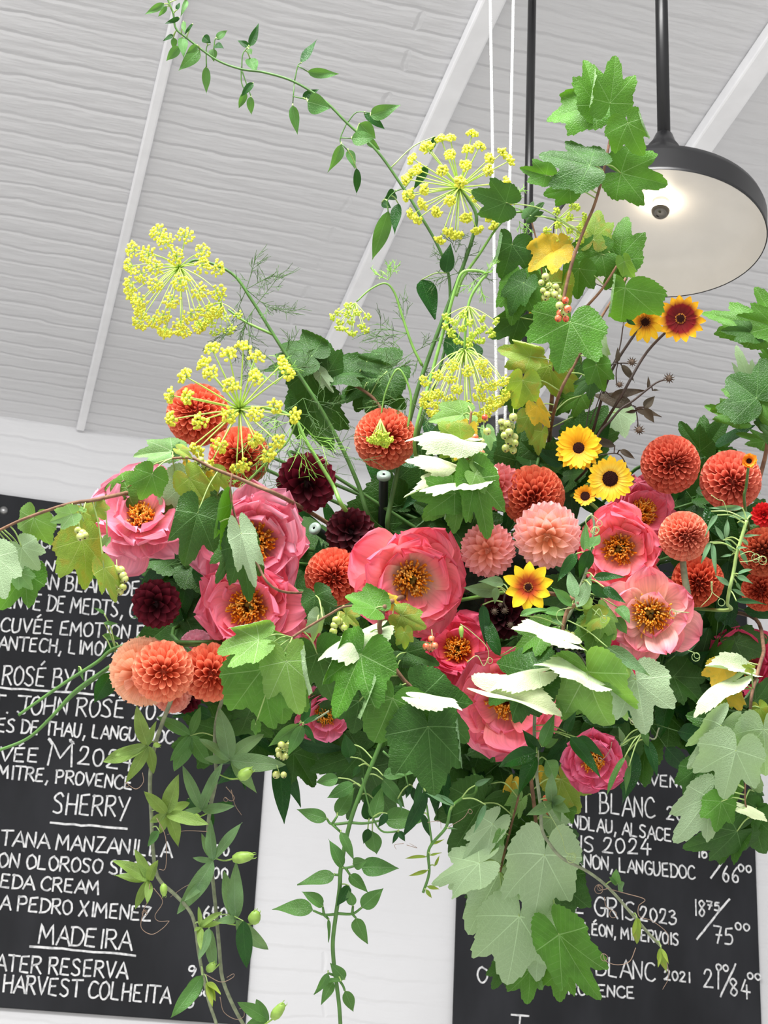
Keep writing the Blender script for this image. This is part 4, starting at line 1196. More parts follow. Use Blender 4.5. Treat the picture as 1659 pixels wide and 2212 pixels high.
t, pth = branch('currant_branch', 'currant branch with yellowed leaves and half-ripe berries over the black rod', 'currant branch', CG,
    [(1335, 570), (1300, 625), (1265, 665), (1240, 700), (1215, 740), (1195, 830), (1185, 950, 2.32), (1180, 1090, 2.36)], 2.24, B1b, seed=102, extra=[[(1145, 466), (1160, 525), (1172, 600), (1190, 720)]])
KB = TF(1050, 550, 2.724)
berries(t, KB.pts([(350, 130), (325, 165), (372, 182), (336, 212), (350, 250), (388, 220), (410, 190), (425, 215), (360, 235), (405, 235)]), 2.14, .0056, 'b_green', seed=1)
berries(t, KB.pts([(430, 255), (466, 270), (432, 300), (480, 320), (437, 345), (425, 375), (470, 378), (460, 340)]), 2.13, .0056, ('b_red', 'b_red', 'b_green'), seed=2)
B1c = KB.lv([(820, 195, 790, 420, 1.75, 'g', -.05), (495, 395, 430, 700, 1.3, 'g', -.03), (650, 650, 680, 812, 1.0, 'g', -.02), (660, 490, 695, 665, .55, 'pB', .03), (215, 740, 195, 935, 1.1, 'k', -.04), (260, 600, 60, 545, 1.0, 'k'),
    (200, 370, 20, 500, 1.0, 'd', .05), (370, 655, 390, 862, 1.05, 'k'), (620, 735, 515, 828, 1.0, 'd'), (560, 830, 410, 930, 1.0, 'g', .05), (300, 890, 375, 1020, .9, 'y'), (780, 930, 680, 1085, 1.0, 'pB', .08), (250, 950, 275, 1090, 1.0, 'k', .04),
    (330, 1040, 300, 1185, .8, 'k', .04), (300, 630, 250, 730, 1.0, 'k', .04), (560, 640, 520, 735, 1.2, 'd', .05), (440, 700, 500, 850, 1.1, 'k', .05), (160, 820, 150, 960, 1.2, 'd', .06), (460, 850, 420, 960, 1.2, 'd', .06)])
t, pth = branch('currant_branch', 'broad-leaved currant branch directly behind the golden marigold', 'currant branch', CG,
    [(1352, 600), (1290, 700), (1245, 780), (1205, 860), (1185, 960, 2.32), (1180, 1090, 2.36)], 2.2, B1c, seed=103)
K4 = TF(700, 480, 2.765)
berries(t, K4.pts([(1130, 1165), (1060, 1195), (1095, 1205), (1120, 1220), (1070, 1230), (1078, 1275), (1105, 1255), (1135, 1285), (1105, 1305), (1140, 1320), (1085, 1350), (1130, 1362)]), 2.1, .006, 'b_green', seed=3)

K4l = K4.lv
B6 = K4l([(895, 1515, 512, 1345, 0.59, 'w^'), (872, 1548, 468, 1560, 0.56, 'w^'), (835, 1300, 515, 1203, 0.50, 'w^'), (832, 1150, 630, 1165, .9, 'l'), (820, 1300, 600, 1310, 1.0, 'k'), (830, 1290, 775, 1175, .85, 'k'),
    (885, 1420, 1022, 1450, 1.0, 'l'), (905, 1500, 1052, 1585, 1.1, 'l'), (900, 1530, 1000, 1900, .72, 'g'), (810, 1610, 590, 1790, 1.0, 'g'), (810, 1640, 775, 1872, .85, 'g'), (780, 1620, 510, 1640, .85, 'g'),
    (940, 1480, 1042, 1500, 0.56, 'w^'), (835, 1340, 700, 1400, .9, 'k'), (970, 1250, 1000, 1360, .7, 'p'), (850, 1250, 790, 1440, .7, 'y'), (830, 1120, 690, 1130, 1.1, 'd', .06), (750, 1200, 640, 1240, 1.2, 'd', .08)])
t, _ = branch('currant_branch', 'currant branch with white-lit leaves under the umbrella-shaped umbel', 'currant branch', CG,
    K4.pts([(880, 1130), (872, 1200), (862, 1290), (848, 1350), (870, 1440), (895, 1510), (960, 1640)]), 2.06, B6, seed=104)
berries(t, K4.pts([(900, 1285), (940, 1310), (925, 1345), (940, 1380), (975, 1250), (960, 1165)]), 2.06, .0052, ('b_green', 'b_red', 'b_green'), seed=4)

K5 = TF(0, 950, 2.765)
B2a = K5.lv([(1030, 70, 785, 75, .7, 'p'), (908, 205, 835, 372, 1.15, 'g'), (760, 285, 530, 405, .75, 'g'), (1120, 245, 1080, 508, 1.1, 'lB'), (1180, 440, 1100, 748, 1.05, 'd'), (1130, 230, 1255, 415, 1.0, 'k'),
    (1290, 205, 1385, 310, .9, 'k'), (1050, 330, 950, 440, 1.0, 'g'), (1040, 95, 1060, 0, .6, 'd'), (1120, 150, 1150, 225, .8, 'y'), (1230, 190, 1280, 215, .9, 'y'), (1070, 60, 1150, 95, .8, 'k'), (1300, 330, 1230, 440, .9, 'd', .06)])
t, _ = branch('currant_branch', 'currant branch arching over the pale pink peony', 'currant branch', CG, K5.pts([(1030, 110), (1150, 110), (1260, 165), (1400, 220), (1530, 275), (1660, 330)]), 2.06, B2a, seed=105)
berries(t, K5.pts([(1200, 120), (1225, 150), (1185, 180), (1210, 190), (1245, 165), (1180, 130)]), 2.06, .0056, 'b_green', seed=5)
B2b = K5.lv([(205, 465, 130, 655, 1.25, 'l', .02), (128, 640, 240, 785, 1.15, 'pB'), (-30, 700, 30, 950, 1.1, 'pB', -.02), (150, 790, 10, 1040, 1.0, 'g', .04), (170, 770, 240, 890, 1.1, 'g', .04), (490, 595, 560, 900, 1.05, 'k'), (430, 445, 292, 492, .9, 'p'),
    (500, 430, 545, 560, 1.2, 'k', .04), (570, 400, 630, 480, 1.2, 'k'), (620, 765, 705, 978, .6, 'k'), (500, 420, 460, 400, .8, 'l'), (110, 790, 190, 900, 1.0, 'p'), (560, 760, 460, 780, 1.2, 'g', .04), (640, 590, 600, 640, .8, 'p')])
t, _ = branch('currant_branch', 'thin currant branch reaching out past the first chalkboard', 'currant branch', CG, K5.pts([(-60, 560), (0, 538), (130, 478), (320, 410), (450, 375), (550, 362), (700, 330, 2.06), (860, 300, 2.14), (1000, 330, 2.22)]), 2.02, B2b, seed=106)
berries(t, K5.pts([(465, 540), (490, 560), (505, 572), (480, 580)]), 1.99, .0062, 'b_green', seed=6)
berries(t, K5.pts([(690, 770), (720, 780), (700, 805), (735, 810), (690, 840), (720, 845), (745, 830), (700, 875), (735, 880), (715, 905)]), 2.04, .0062, 'b_green', seed=7)
K6 = TF(400, 950, 2.765)
B9 = K6.lv([(335, 560, 420, 885, .5, 'pB', -.02), (330, 620, 400, 985, .62, 'd', .02), (300, 620, 190, 865, .6, 'd', .03), (275, 385, 220, 705, .42, 'gN'), (190, 500, 185, 560, .7, 'd')])
branch('currant_branch', 'folded currant leaves lying across the ruffled pink peony', 'currant branch', CG, K6.pts([(280, 200), (270, 330), (320, 530), (345, 580), (420, 720), (560, 900)]), 2.0, B9, seed=107, r=(.0018, .0012))

B3 = K6.lv([(440, 1195, 165, 1240, 1.15, 'l'), (510, 1225, 665, 1285, 1.1, 'l'), (460, 1372, 510, 1750, 1.25, 'g', -.01), (605, 1322, 650, 1665, 1.2, 'l', -.04), (790, 1280, 875, 1600, 1.1, 'd', .02), (1105, 1150, 770, 1260, 0.62, 'w^'), (1140, 1005, 965, 900, 1.15, 'g'),
    (1050, 1282, 880, 1660, 1.15, 'g', -.02), (1240, 1545, 1130, 1830, 1.5, 'g', -.03), (1450, 1715, 1490, 2130, 1.15, 'd', -.04), (1410, 1530, 1740, 1820, .9, 'd', -.02), (1400, 1545, 1660, 1570, 0.53, 'w^', -.05), (1320, 1270, 1515, 1340, .9, 'd', .03), (1300, 1320, 1360, 1500, 1.3, 'd', .04),
    (1290, 1050, 1445, 1130, 1.0, 'k'), (1310, 1150, 1330, 1260, 1.0, 'k'), (1200, 960, 1290, 990, 1.0, 'y'), (780, 930, 850, 1090, 1.1, 'd', .06), (960, 1040, 1040, 1120, 1.0, 'k', .05), (1230, 1130, 1260, 1300, .8, 'd', .05), (430, 1230, 400, 1380, 1.2, 'd', .05), (590, 1480, 580, 1720, 1.2, 'g', .04), (1040, 1560, 1010, 1760, 1.3, 'd', .07), (1540, 1730, 1640, 1900, .9, 'd', .05),
    (800, 1060, 780, 1230, .6, 'pB', .04), (1130, 1380, 1190, 1560, 1.1, 'd', .06), (420, 1700, 410, 1780, .7, 'g')])
t, _ = branch('currant_branch', 'heavy currant branch with the largest lobed leaves below the open coral peony', 'currant branch', CG, K6.pts([(1455, 1710), (1390, 1520), (1310, 1440), (1235, 1335), (1185, 1220), (1160, 1120), (1175, 1050), (1215, 975)]), 1.98, B3, seed=108,
    extra=[K6.pts([(640, 1180), (700, 1140), (850, 1050), (960, 995), (1100, 1000), (1175, 1050)])], r=(.0036, .0022))
berries(t, K6.pts([(905, 1080), (940, 1110), (890, 1110), (920, 1085), (885, 1145), (950, 1125)]), 2.02, .006, 'b_green', seed=8)
berries(t, K6.pts([(1470, 1190), (1440, 1235), (1490, 1230), (1465, 1245)]), 2.0, .006, 'b_red', seed=9)

K7 = TF(900, 950, 2.765)
B7 = K7.lv([(880, 1200, 578, 1090, 0.53, 'w^', -.03), (760, 1140, 570, 1250, 1.1, 'g'), (1025, 1440, 735, 1275, 0.59, 'w^', -.05), (1020, 1385, 1120, 1810, 1.05, 'l', -.03), (720, 1400, 375, 1540, 1.15, 'd', -.01), (725, 1390, 440, 1395, 0.53, 'w^', -.03), (465, 1515, 885, 1600, 0.46, 'w^', -.04),
    (1100, 1060, 950, 1090, 1.0, 'k'), (1105, 1040, 1230, 1190, 1.1, 'l'), (1080, 1110, 1030, 1310, 1.1, 'g', .03), (1312, 1432, 1385, 1765, 1.15, 'pB', -.02), (1190, 1500, 1250, 1700, .8, 'p', .02), (640, 1480, 560, 1680, 1.2, 'd', .02), (960, 1480, 880, 1700, 1.1, 'g', .01), (880, 1430, 840, 1560, .8, 'g'), (1150, 1360, 1225, 1470, 1.1, 'l', -.03), (690, 1280, 740, 1360, .8, 'l')])
t, _ = branch('currant_branch', 'currant branch with a sunlit folded leaf below the yellow and red daisy', 'currant branch', CG, K7.pts([(1050, 1400), (920, 1320), (890, 1220), (875, 1130), (900, 1020), (960, 960)]), 2.0, B7, seed=109, extra=[K7.pts([(735, 1395), (830, 1480), (880, 1400), (900, 1330)])])
berries(t, K7.pts([(900, 1160), (915, 1185), (890, 1190), (930, 1165)]), 2.02, .005, 'b_green', seed=10)

K8 = TF(1150, 1400, 3.259)
B5 = K8.lv([(1432, 722, 1340, 1088, 1.15, 'pB', -.04), (1325, 545, 1085, 890, .62, 'pB', -.02), (1628, 575, 1650, 955, 1.05, 'pB', -.03), (1405, 525, 1115, 490, 1.15, 'd', .02), (1410, 235, 1105, 350, 0.43, 'w^'), (1490, 180, 1228, 95, 0.50, 'w^'), (1540, 140, 1475, 120, 1.0, 'k'),
    (1400, 960, 1320, 1130, 1.0, 'g', .02), (1230, 940, 1115, 1135, 1.0, 'd', .04), (1240, 1050, 1020, 1390, .9, 'pB', 0), (1330, 1080, 1300, 1300, 1.15, 'g', -.01), (1470, 780, 1610, 1040, 1.0, 'pB', .03), (1580, 1125, 1440, 1280, 1.0, 'd', .02), (1440, 1290, 1060, 1440, .85, 'd', .02), (1450, 1290, 1270, 1520, 1.0, 'd', .04),
    (1560, 1180, 1620, 1470, 1.3, 'd', .03), (1480, 1130, 1659, 1190, 0.43, 'w^', 0), (1330, 850, 1200, 720, 1.0, 'd', .05), (1150, 850, 1080, 1080, .9, 'd', .07), (1390, 300, 1300, 440, 1.1, 'k', .04), (1420, 330, 1460, 460, 1.0, 'y', .03), (1600, 420, 1650, 560, .9, 'k'), (1560, 1010, 1659, 1100, 1.0, 'd', .05), (1340, 130, 1280, 300, 1.2, 'y', .06)])
t, _ = branch('currant_branch', 'currant branch with pale bright leaves over the corner of the second chalkboard', 'currant branch', CG, K8.pts([(1440, 720), (1490, 600), (1530, 460), (1545, 320), (1600, 120, 2.06), (1625, -20, 2.16), (1532, -228, 2.34)]), 2.02, B5, seed=110, extra=[K8.pts([(1560, 1180), (1500, 1100), (1500, 900), (1490, 620)])])
berries(t, K8.pts([(1440, 525), (1430, 570), (1435, 610), (1470, 715), (1480, 760), (1500, 650)]), 2.03, .005, 'b_green', seed=11)

K9 = TF(900, 1500, 3.106)
B4 = K9.lv([(858, 1078, 790, 1625, .86, 'pB', -.05), (690, 1490, 620, 1985, 1.2, 'pB', -.01), (560, 1190, 330, 1620, 1.0, 'pB', .02), (420, 1132, 60, 1235, .95, 'pB', -.03), (955, 1612, 1205, 2108, .72, 'g', -.04), (830, 1640, 780, 1950, 1.1, 'pB', .02), (760, 1850, 760, 2092, 1.2, 'g', .03), (980, 1850, 945, 2072, 1.2, 'g', .02), (590, 1830, 510, 1985, 1.0, 'd', .04),
    (440, 730, 220, 1105, 1.15, 'd', .05), (510, 870, 305, 1120, .65, 'pB', -.01), (690, 950, 640, 1170, 1.4, 'd', .06), (900, 830, 1010, 960, 1.0, 'pB', .0), (930, 960, 1180, 1110, 1.0, 'd', .02), (920, 1150, 1090, 1325, .8, 'g', .04), (920, 1230, 1040, 1640, .9, 'd', .05), (970, 570, 1090, 830, 1.0, 'k', .04), (860, 520, 850, 640, 1.2, 'y', .05), (640, 590, 600, 720, .8, 'y', .05), (800, 960, 790, 1110, .5, 'y', .05), (700, 710, 620, 840, 1.1, 'p', .02), (650, 1165, 700, 1260, 1.0, 'pB', .02), (560, 940, 530, 1050, .7, 'p'), (420, 1330, 330, 1440, .9, 'd', .05),
    (890, 1660, 860, 1800, .7, 'g', .03), (640, 780, 560, 900, 1.2, 'd', .06), (1000, 760, 960, 900, 1.1, 'g', .05), (500, 600, 420, 700, 1.0, 'd', .08), (740, 680, 640, 620, 1.0, 'd', .07)])
t, _ = branch('currant_branch', 'currant branch hanging lowest with big pale leaf undersides', 'currant branch', CG, K9.pts([(850, 1085), (825, 1060), (805, 900), (785, 720), (765, 560), (740, 350), (720, 100), (700, -200)]), 2.16, B4, seed=111, extra=[K9.pts([(560, 1190), (590, 1060), (640, 860), (690, 650), (720, 420)])], r=(.0034, .0022))
berries(t, K9.pts([(915, 1275), (912, 1320), (905, 1300)]), 2.14, .0048, 'b_green', seed=12)
berries(t, K9.pts([(870, 700), (880, 740), (860, 830), (885, 790)]), 2.2, .006, ('b_red', 'b_green'), seed=13)

B8 = KB.lv([(1600, 450, 1275, 295, .62, 'g'), (1575, 460, 1385, 440, .7, 'd'), (1690, 380, 1590, 180, 1.0, 'g'), (1700, 420, 1470, 370, .8, 'g'), (1590, 845, 1420, 700, 1.5, 'd'), (1560, 800, 1490, 515, .5, 'pB', .03), (1590, 850, 1330, 930, .8, 'g', .01), (1490, 960, 1270, 885, .6, 'g'), (1700, 650, 1600, 505, .5, 'g'), (1640, 1010, 1570, 930, .7, 'd'), (1700, 1000, 1640, 860, .9, 'g'), (1640, 1100, 1485, 1040, .6, 'g'), (1690, 1080, 1620, 1000, 1.0, 'd'), (1480, 960, 1490, 1020, 1.1, 'g')])
branch('currant_branch', 'dark currant branch leaning in from the frame edge above the coral dahlias', 'currant branch', CG, KB.pts([(1700, 300), (1690, 480), (1680, 700), (1665, 950), (1650, 1150), (1600, 1350)]), 2.24, B8, seed=112, core=False)

K3 = TF(200, 480, 2.765)
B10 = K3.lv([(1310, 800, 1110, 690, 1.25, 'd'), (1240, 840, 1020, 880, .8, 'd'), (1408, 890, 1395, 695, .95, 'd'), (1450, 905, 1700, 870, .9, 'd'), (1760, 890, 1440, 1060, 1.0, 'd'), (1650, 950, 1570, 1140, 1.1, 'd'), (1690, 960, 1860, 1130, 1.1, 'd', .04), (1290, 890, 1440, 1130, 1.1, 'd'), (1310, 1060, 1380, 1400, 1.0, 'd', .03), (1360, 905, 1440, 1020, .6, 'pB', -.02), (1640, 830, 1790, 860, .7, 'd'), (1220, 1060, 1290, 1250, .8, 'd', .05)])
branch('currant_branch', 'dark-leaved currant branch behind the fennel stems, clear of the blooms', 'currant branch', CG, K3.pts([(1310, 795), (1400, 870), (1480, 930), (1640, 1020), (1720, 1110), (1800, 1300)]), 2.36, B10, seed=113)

# ================================================================ slender twining vines
K1 = TF(0, 0, 1.843)
V1 = K1.lv([(655, 15, 575, 58, .3, 's'), (665, 25, 630, 72, .3, 's'), (745, 0, 720, 60, .25, 's'), (705, 40, 715, 8, .5, 'S'), (715, 70, 658, 98, .3, 'S'), (730, 85, 735, 132, .35, 's'), (767, 95, 730, 138, .22, 'S'), (690, 140, 648, 160, .4, 'S'), (690, 150, 697, 200, .5, 's'), (715, 185, 660, 242, .45, 's'), (725, 150, 735, 220, .42, 's'), (785, 180, 742, 215, .5, 's'), (795, 200, 708, 277, .42, 's'), (810, 145, 835, 172, .8, 'S'), (860, 155, 905, 112, .35, 's'), (855, 180, 888, 190, .8, 'S'), (850, 195, 845, 245, .65, 's'), (820, 265, 820, 375, .3, 's'),
    (990, 185, 948, 157, .45, 'S'), (995, 185, 1032, 93, .3, 'S'), (990, 195, 1002, 217, .8, 's'), (995, 232, 1015, 290, .6, 's'), (1008, 330, 962, 387, .4, 'S'), (975, 365, 950, 432, .42, 's'), (1000, 385, 990, 460, .38, 's'), (1200, 250, 1257, 150, .22, 'S'), (1225, 285, 1350, 308, .28, 's'), (1165, 420, 1182, 537, .32, 's'), (1205, 390, 1268, 352, .4, 'S'), (1225, 405, 1318, 428, .75, 's'), (1475, 460, 1590, 428, .42, 's'), (1450, 455, 1538, 513, .35, 'S'), (1432, 490, 1490, 560, .65, 's'), (1400, 552, 1495, 556, .6, 's'), (1465, 550, 1508, 602, .5, 's'), (1358, 575, 1318, 693, .32, 's'), (1385, 598, 1418, 672, .42, 's'), (1418, 670, 1425, 777, .3, 'S'), (1572, 765, 1535, 795, .8, 'S'), (1545, 840, 1482, 1040, .28, 's'), (1585, 810, 1562, 935, .3, 'S'), (1700, 660, 1650, 760, .3, 'S'), (1520, 805, 1560, 825, .6, 'S')])
V1 += [(962, 590, 975, 525, .45, 'S'), (910, 605, 940, 690, .5, 'S'), (985, 790, 975, 700, .5, 'S'), (1040, 770, 1005, 730, .4, 'S'), (940, 295, 930, 335, .3, 'S')]
V1 = [v[:4] + (v[4] * 1.2,) + v[5:] for v in V1]
t, pth = branch('twining_vine', 'slender vine arching away up to the top corner of the ceiling', 'vine', 'slender twining vines',
    K1.pts([(660, -30), (673, 10), (690, 55), (700, 112), (742, 150), (860, 237), (960, 275), (1050, 288), (1170, 325), (1290, 400), (1382, 490), (1500, 600), (1600, 740), (1660, 835)]) + [(950, 540), (972, 620), (960, 760), (900, 960)], 2.3, V1, 'simple', 'stem_dark', (.0024, .0013), seed=121, tilt=.9,
    extra=[K1.pts([(822, 268), (822, 190), (838, 175)]), K1.pts([(850, 235), (855, 160), (870, 155)]), K1.pts([(962, 275), (967, 215), (992, 185)]), K1.pts([(960, 275), (962, 330), (978, 365)]), K1.pts([(963, 280), (980, 330), (1000, 385)]), K1.pts([(1172, 325), (1186, 262), (1200, 250)]), K1.pts([(1186, 262), (1225, 285)]), K1.pts([(1172, 328), (1165, 420)]), K1.pts([(1165, 383), (1215, 395)]), K1.pts([(1382, 490), (1420, 447), (1475, 450)]), K1.pts([(1380, 490), (1355, 550), (1358, 575)]), K1.pts([(1355, 548), (1400, 552)]), K1.pts([(1358, 570), (1385, 600)]), K1.pts([(1612, 748), (1570, 765), (1542, 800), (1545, 842)])])

K10 = TF(550, 1500, 3.106)
V2 = K10.lv([(560, 560, 408, 600, .5, 's'), (662, 600, 488, 715, .4, 's'), (485, 835, 278, 772, .38, 's'), (552, 812, 668, 622, .42, 's'), (870, 842, 1145, 812, .48, 's'), (862, 572, 1022, 745, .4, 's'), (862, 545, 1085, 515, .38, 's'), (795, 835, 850, 608, .4, 's'), (790, 915, 805, 1088, .52, 's'), (760, 900, 740, 1010, .5, 'S'), (578, 925, 668, 1112, .3, 's'), (590, 1162, 496, 978, .4, 's'), (660, 1138, 755, 1125, .75, 's'), (715, 1160, 962, 1145, .45, 's'), (635, 1212, 762, 1322, .42, 's'), (535, 1210, 292, 1282, .38, 's'), (457, 1422, 328, 1318, .5, 's'), (392, 1448, 122, 1402, .4, 's'), (635, 1285, 545, 1415, .45, 'S'), (660, 1418, 638, 1305, .55, 's'), (718, 1430, 862, 1298, .5, 's'), (678, 1502, 748, 1682, .48, 's'), (495, 1510, 512, 1662, .16, 's'),
    (605, 1912, 508, 1798, .5, 's'), (492, 1870, 418, 2035, .28, 's'), (578, 1922, 452, 1922, .3, 's'), (528, 1930, 435, 2078, .38, 's'), (605, 1990, 672, 2138, .42, 's'), (770, 840, 750, 690, .5, 'S'), (800, 700, 900, 560, .4, 'S'), (640, 420, 610, 260, .5, 'S'), (640, 330, 620, 470, .5, 'S'), (700, 480, 660, 560, .4, 'S')])
V2 = [v[:4] + (v[4] * 1.25,) + v[5:] for v in V2]
t, _ = branch('twining_vine', 'bright green vine hanging straight down before the bare white wall', 'vine', 'slender twining vines',
    K10.pts([(580, 2300), (568, 2100), (550, 1950), (530, 1790), (525, 1650), (545, 1480), (570, 1300), (580, 1150), (640, 860), (740, 580), (850, 310), (900, 100)]), 2.12, V2, 'simple', 'vine_g', (.0030, .0026), seed=122, tilt=.7,
    extra=[K10.pts([(640, 860), (520, 870), (485, 835)]), K10.pts([(520, 870), (555, 815)]), K10.pts([(520, 870), (578, 925)]), K10.pts([(640, 860), (740, 865), (870, 842)]), K10.pts([(545, 1475), (465, 1478), (392, 1450)]), K10.pts([(465, 1478), (457, 1425)]), K10.pts([(465, 1478), (498, 1510)]), K10.pts([(550, 1470), (655, 1472), (720, 1430)]), K10.pts([(655, 1472), (660, 1418)]), K10.pts([(655, 1472), (680, 1502)]), K10.pts([(582, 1150), (610, 1165), (715, 1140)]), K10.pts([(610, 1165), (640, 1212)]), K10.pts([(575, 1212), (535, 1210)]), K10.pts([(548, 1890), (492, 1870)]), K10.pts([(548, 1890), (590, 1950), (605, 1988)])])
K10p = K10.pts
# ---------------------------------------------------------------- passionflower vines
PG = 'trailing passionflower vines'
KP = TF(200, 1500, 3.106)
rng = random.Random(131)
p = KP.pts([(835, 2300), (830, 2212), (780, 2060), (740, 1880), (710, 1720), (690, 1560), (650, 1450), (560, 1350), (440, 1230), (405, 1040), (395, 820), (385, 600), (400, 430), (440, 270), (530, 30), (640, -240)])
path = branch_path(p, 2.1, True)
t = thing('passionflower_vine', 'passionflower vine with lime green star leaves trailing down the first chalkboard', 'vine', path[0], PG)
mb = MB(); tube(mb, path, .0020, .0030, 7); mb.build('stem', M['vine'], t)
def SL(c, tips, d, col, w=.36):
    cc = KP.pts([c])[0]; star_leaf(t, cc[0], cc[1], KP.pts(tips), d, col, rng, path, w)
SL((370, 345), [(268, 88), (415, 175), (150, 405), (78, 485), (238, 602), (432, 525)], 2.08, 'Q', .34)
SL((495, 800), [(588, 535), (652, 705), (748, 872), (612, 1015), (465, 945), (362, 648), (378, 868)], 2.07, 'Q', .36)
SL((380, 1250), [(155, 1088), (298, 1032), (412, 1120), (140, 1220), (265, 1425), (368, 1385)], 2.08, 'Q', .34)
SL((722, 1560), [(712, 1425), (852, 1460), (862, 1530), (728, 1690), (678, 1590)], 2.07, 'Q', .3)
SL((735, 1885), [(545, 2185), (590, 2110)], 2.06, 's', .36)
SL((770, 1930), [(800, 2080), (860, 2010), (830, 2050)], 2.07, 'k', .28)
SL((450, 920), [(360, 1015)], 2.08, 's', .4)
bud(t, *KP.pts([(475, 1270)])[0], *KP.pts([(480, 1355)])[0], 17, 2.08, path)
bud(t, *KP.pts([(410, 335)])[0], *KP.pts([(455, 345)])[0], 12, 2.08, path)
for pts, c in (([(345, 1440), (325, 1560), (395, 1610), (470, 1570), (515, 1520)], 0), ([(410, 1300), (470, 1390), (420, 1480), (440, 1520), (515, 1520)], 0), ([(430, 830), (490, 960), (490, 1160), (445, 1175)], 0), ([(385, 1270), (370, 1380), (340, 1450)], 2), ([(335, 525), (340, 590), (290, 635), (220, 590)], 1), ([(760, 1880), (860, 1930), (940, 1900), (945, 1875), (900, 1900)], 0)):
    tendril(t, KP.pts(pts), 2.07, c)
p = KP.pts([(1080, 2310), (1010, 2212), (930, 2060), (870, 1900), (850, 1700), (830, 1480), (800, 1180), (775, 930), (790, 760), (830, 560), (820, 380), (830, 180), (890, -20), (960, -160)])
path = branch_path(p, 2.14, True)
t = thing('passionflower_vine', 'passionflower vine with grey-green leaves and fat buds along the chalkboard edge', 'vine', path[0], PG)
mb = MB(); tube(mb, path, .0024, .0026, 7); mb.build('stem', M['vine'], t)
SL((920, 440), [(868, 92), (1132, 232), (1282, 492), (1112, 652), (725, 285), (742, 442)], 2.12, 'q', .38)
SL((655, 275), [(445, 128), (738, 88), (528, 455), (768, 485), (540, 532)], 2.15, 's', .4)
SL((732, 775), [(598, 475), (852, 505), (600, 785), (945, 752)], 2.11, 'q', .3)
SL((808, 1115), [(995, 858), (762, 850), (712, 930), (600, 1490), (665, 1110)], 2.11, 'q', .28)
SL((962, 1515), [(925, 1130), (852, 1190), (845, 1500), (1162, 1765)], 2.11, 'q', .32)
SL((1010, 1520), [(1018, 1832)], 2.09, 'S', .36)
SL((780, 1570), [(795, 1865), (735, 1790)], 2.11, 'q', .3)
SL((770, 1245), [(612, 1380)], 2.12, 'q', .25)
SL((640, 700), [(700, 770)], 2.15, 'S', .5)
SL((780, 780), [(945, 735), (810, 880)], 2.16, 'S', .5)
SL((1180, 2185), [(988, 2055), (1072, 2048), (1035, 2195), (1150, 2110)], 2.12, 's', .4)
for a_, b_, w_ in (((935, 1105), (1082, 1080), 26), ((1070, 1540), (1105, 1450), 28), ((980, 565), (1070, 500), 26), ((680, 810), (720, 830), 13), ((1205, 2180), (1285, 2070), 24), ((770, 1860), (820, 1800), 19)):
    A_, B_ = KP.pts([a_])[0], KP.pts([b_])[0]; bud(t, *A_, *B_, w_, 2.1, path)
for pts, c in (([(895, 620), (950, 690), (930, 715), (885, 690)], 1), ([(930, 640), (955, 740), (1000, 810)], 0), ([(855, 2030), (880, 2130), (960, 2180), (1015, 2160), (1010, 2110), (985, 2110)], 0), ([(770, 920), (620, 915), (500, 940)], 0), ([(795, 1240), (640, 1280), (520, 1360)], 0)):
    tendril(t, KP.pts(pts), 2.11, c)
def VL(l, d, kk, nm='leaf'):
    for i, lf in enumerate(kk.lv(l)):
        bx, by, tx, ty, w, opt, dd = parse(lf)
        dl = d + (dd or rng.uniform(-.02, .02)); B = P(bx, by, dl); T = P(tx, ty, dl + rng.uniform(-.03, .03))
        mb = MB(); simple_leaf(mb, B, T, w, rng.uniform(-.5, .5), 'u' if '^' in opt else '', rng)
        q = nearest(path, B)
        if .003 < (q - B).length < .1: tube(mb, [q, q.lerp(B, .5) + Vector((0, 0, .004)), B], .0009, .0008, 5, mat=1, smooth_n=3)
        mb.build(nm, [LM[opt[0]], M['petiole']], t)
p = K9.pts([(1640, 1690), (1553, 1600), (1450, 1480), (1290, 1300), (1150, 1190), (980, 1100), (890, 1000), (840, 900), (830, 740), (805, 540), (810, 400), (790, 280), (800, 40), (840, -200), (900, -330)])
path = branch_path(p, 2.03, True)
t = thing('passionflower_vine', 'passionflower vine with glossy leaves ending in a thin tip over the wine prices', 'vine', path[0], PG)
mb = MB(); tube(mb, path, .0018, .0024, 7); mb.build('stem', M['vine'], t)
VL([(812, 382, 718, 240, .5, 'S'), (805, 390, 522, 465, .42, 'S'), (812, 420, 645, 682, .42, 'S'), (840, 350, 942, 130, .4, 's'), (850, 350, 960, 290, .35, 's'), (1030, 290, 1255, 540, .3, 'S', -.03), (1080, 290, 1262, 400, .45, 'S', -.02), (1000, 250, 1060, 120, .4, 'S'), (870, 440, 940, 560, .6, 's', .03)], 2.0, K9)
def SL9(c, tips, d, col, w):
    cc = K9.pts([c])[0]; star_leaf(t, cc[0], cc[1], K9.pts(tips), d, col, rng, path, w)
SL9((910, 725), [(880, 545), (1035, 770), (992, 690), (972, 850), (775, 822)], 2.0, 'q', .42)
SL9((1345, 1270), [(1348, 1195), (1400, 1315), (1300, 1240)], 2.0, 's', .45)
SL9((1480, 1500), [(1470, 1695), (1490, 1640), (1450, 1620)], 2.0, 'k', .25)
SL9((1640, 1700), [(1620, 1830), (1660, 1880), (1690, 1800), (1640, 1860)], 2.0, 'k', .25)
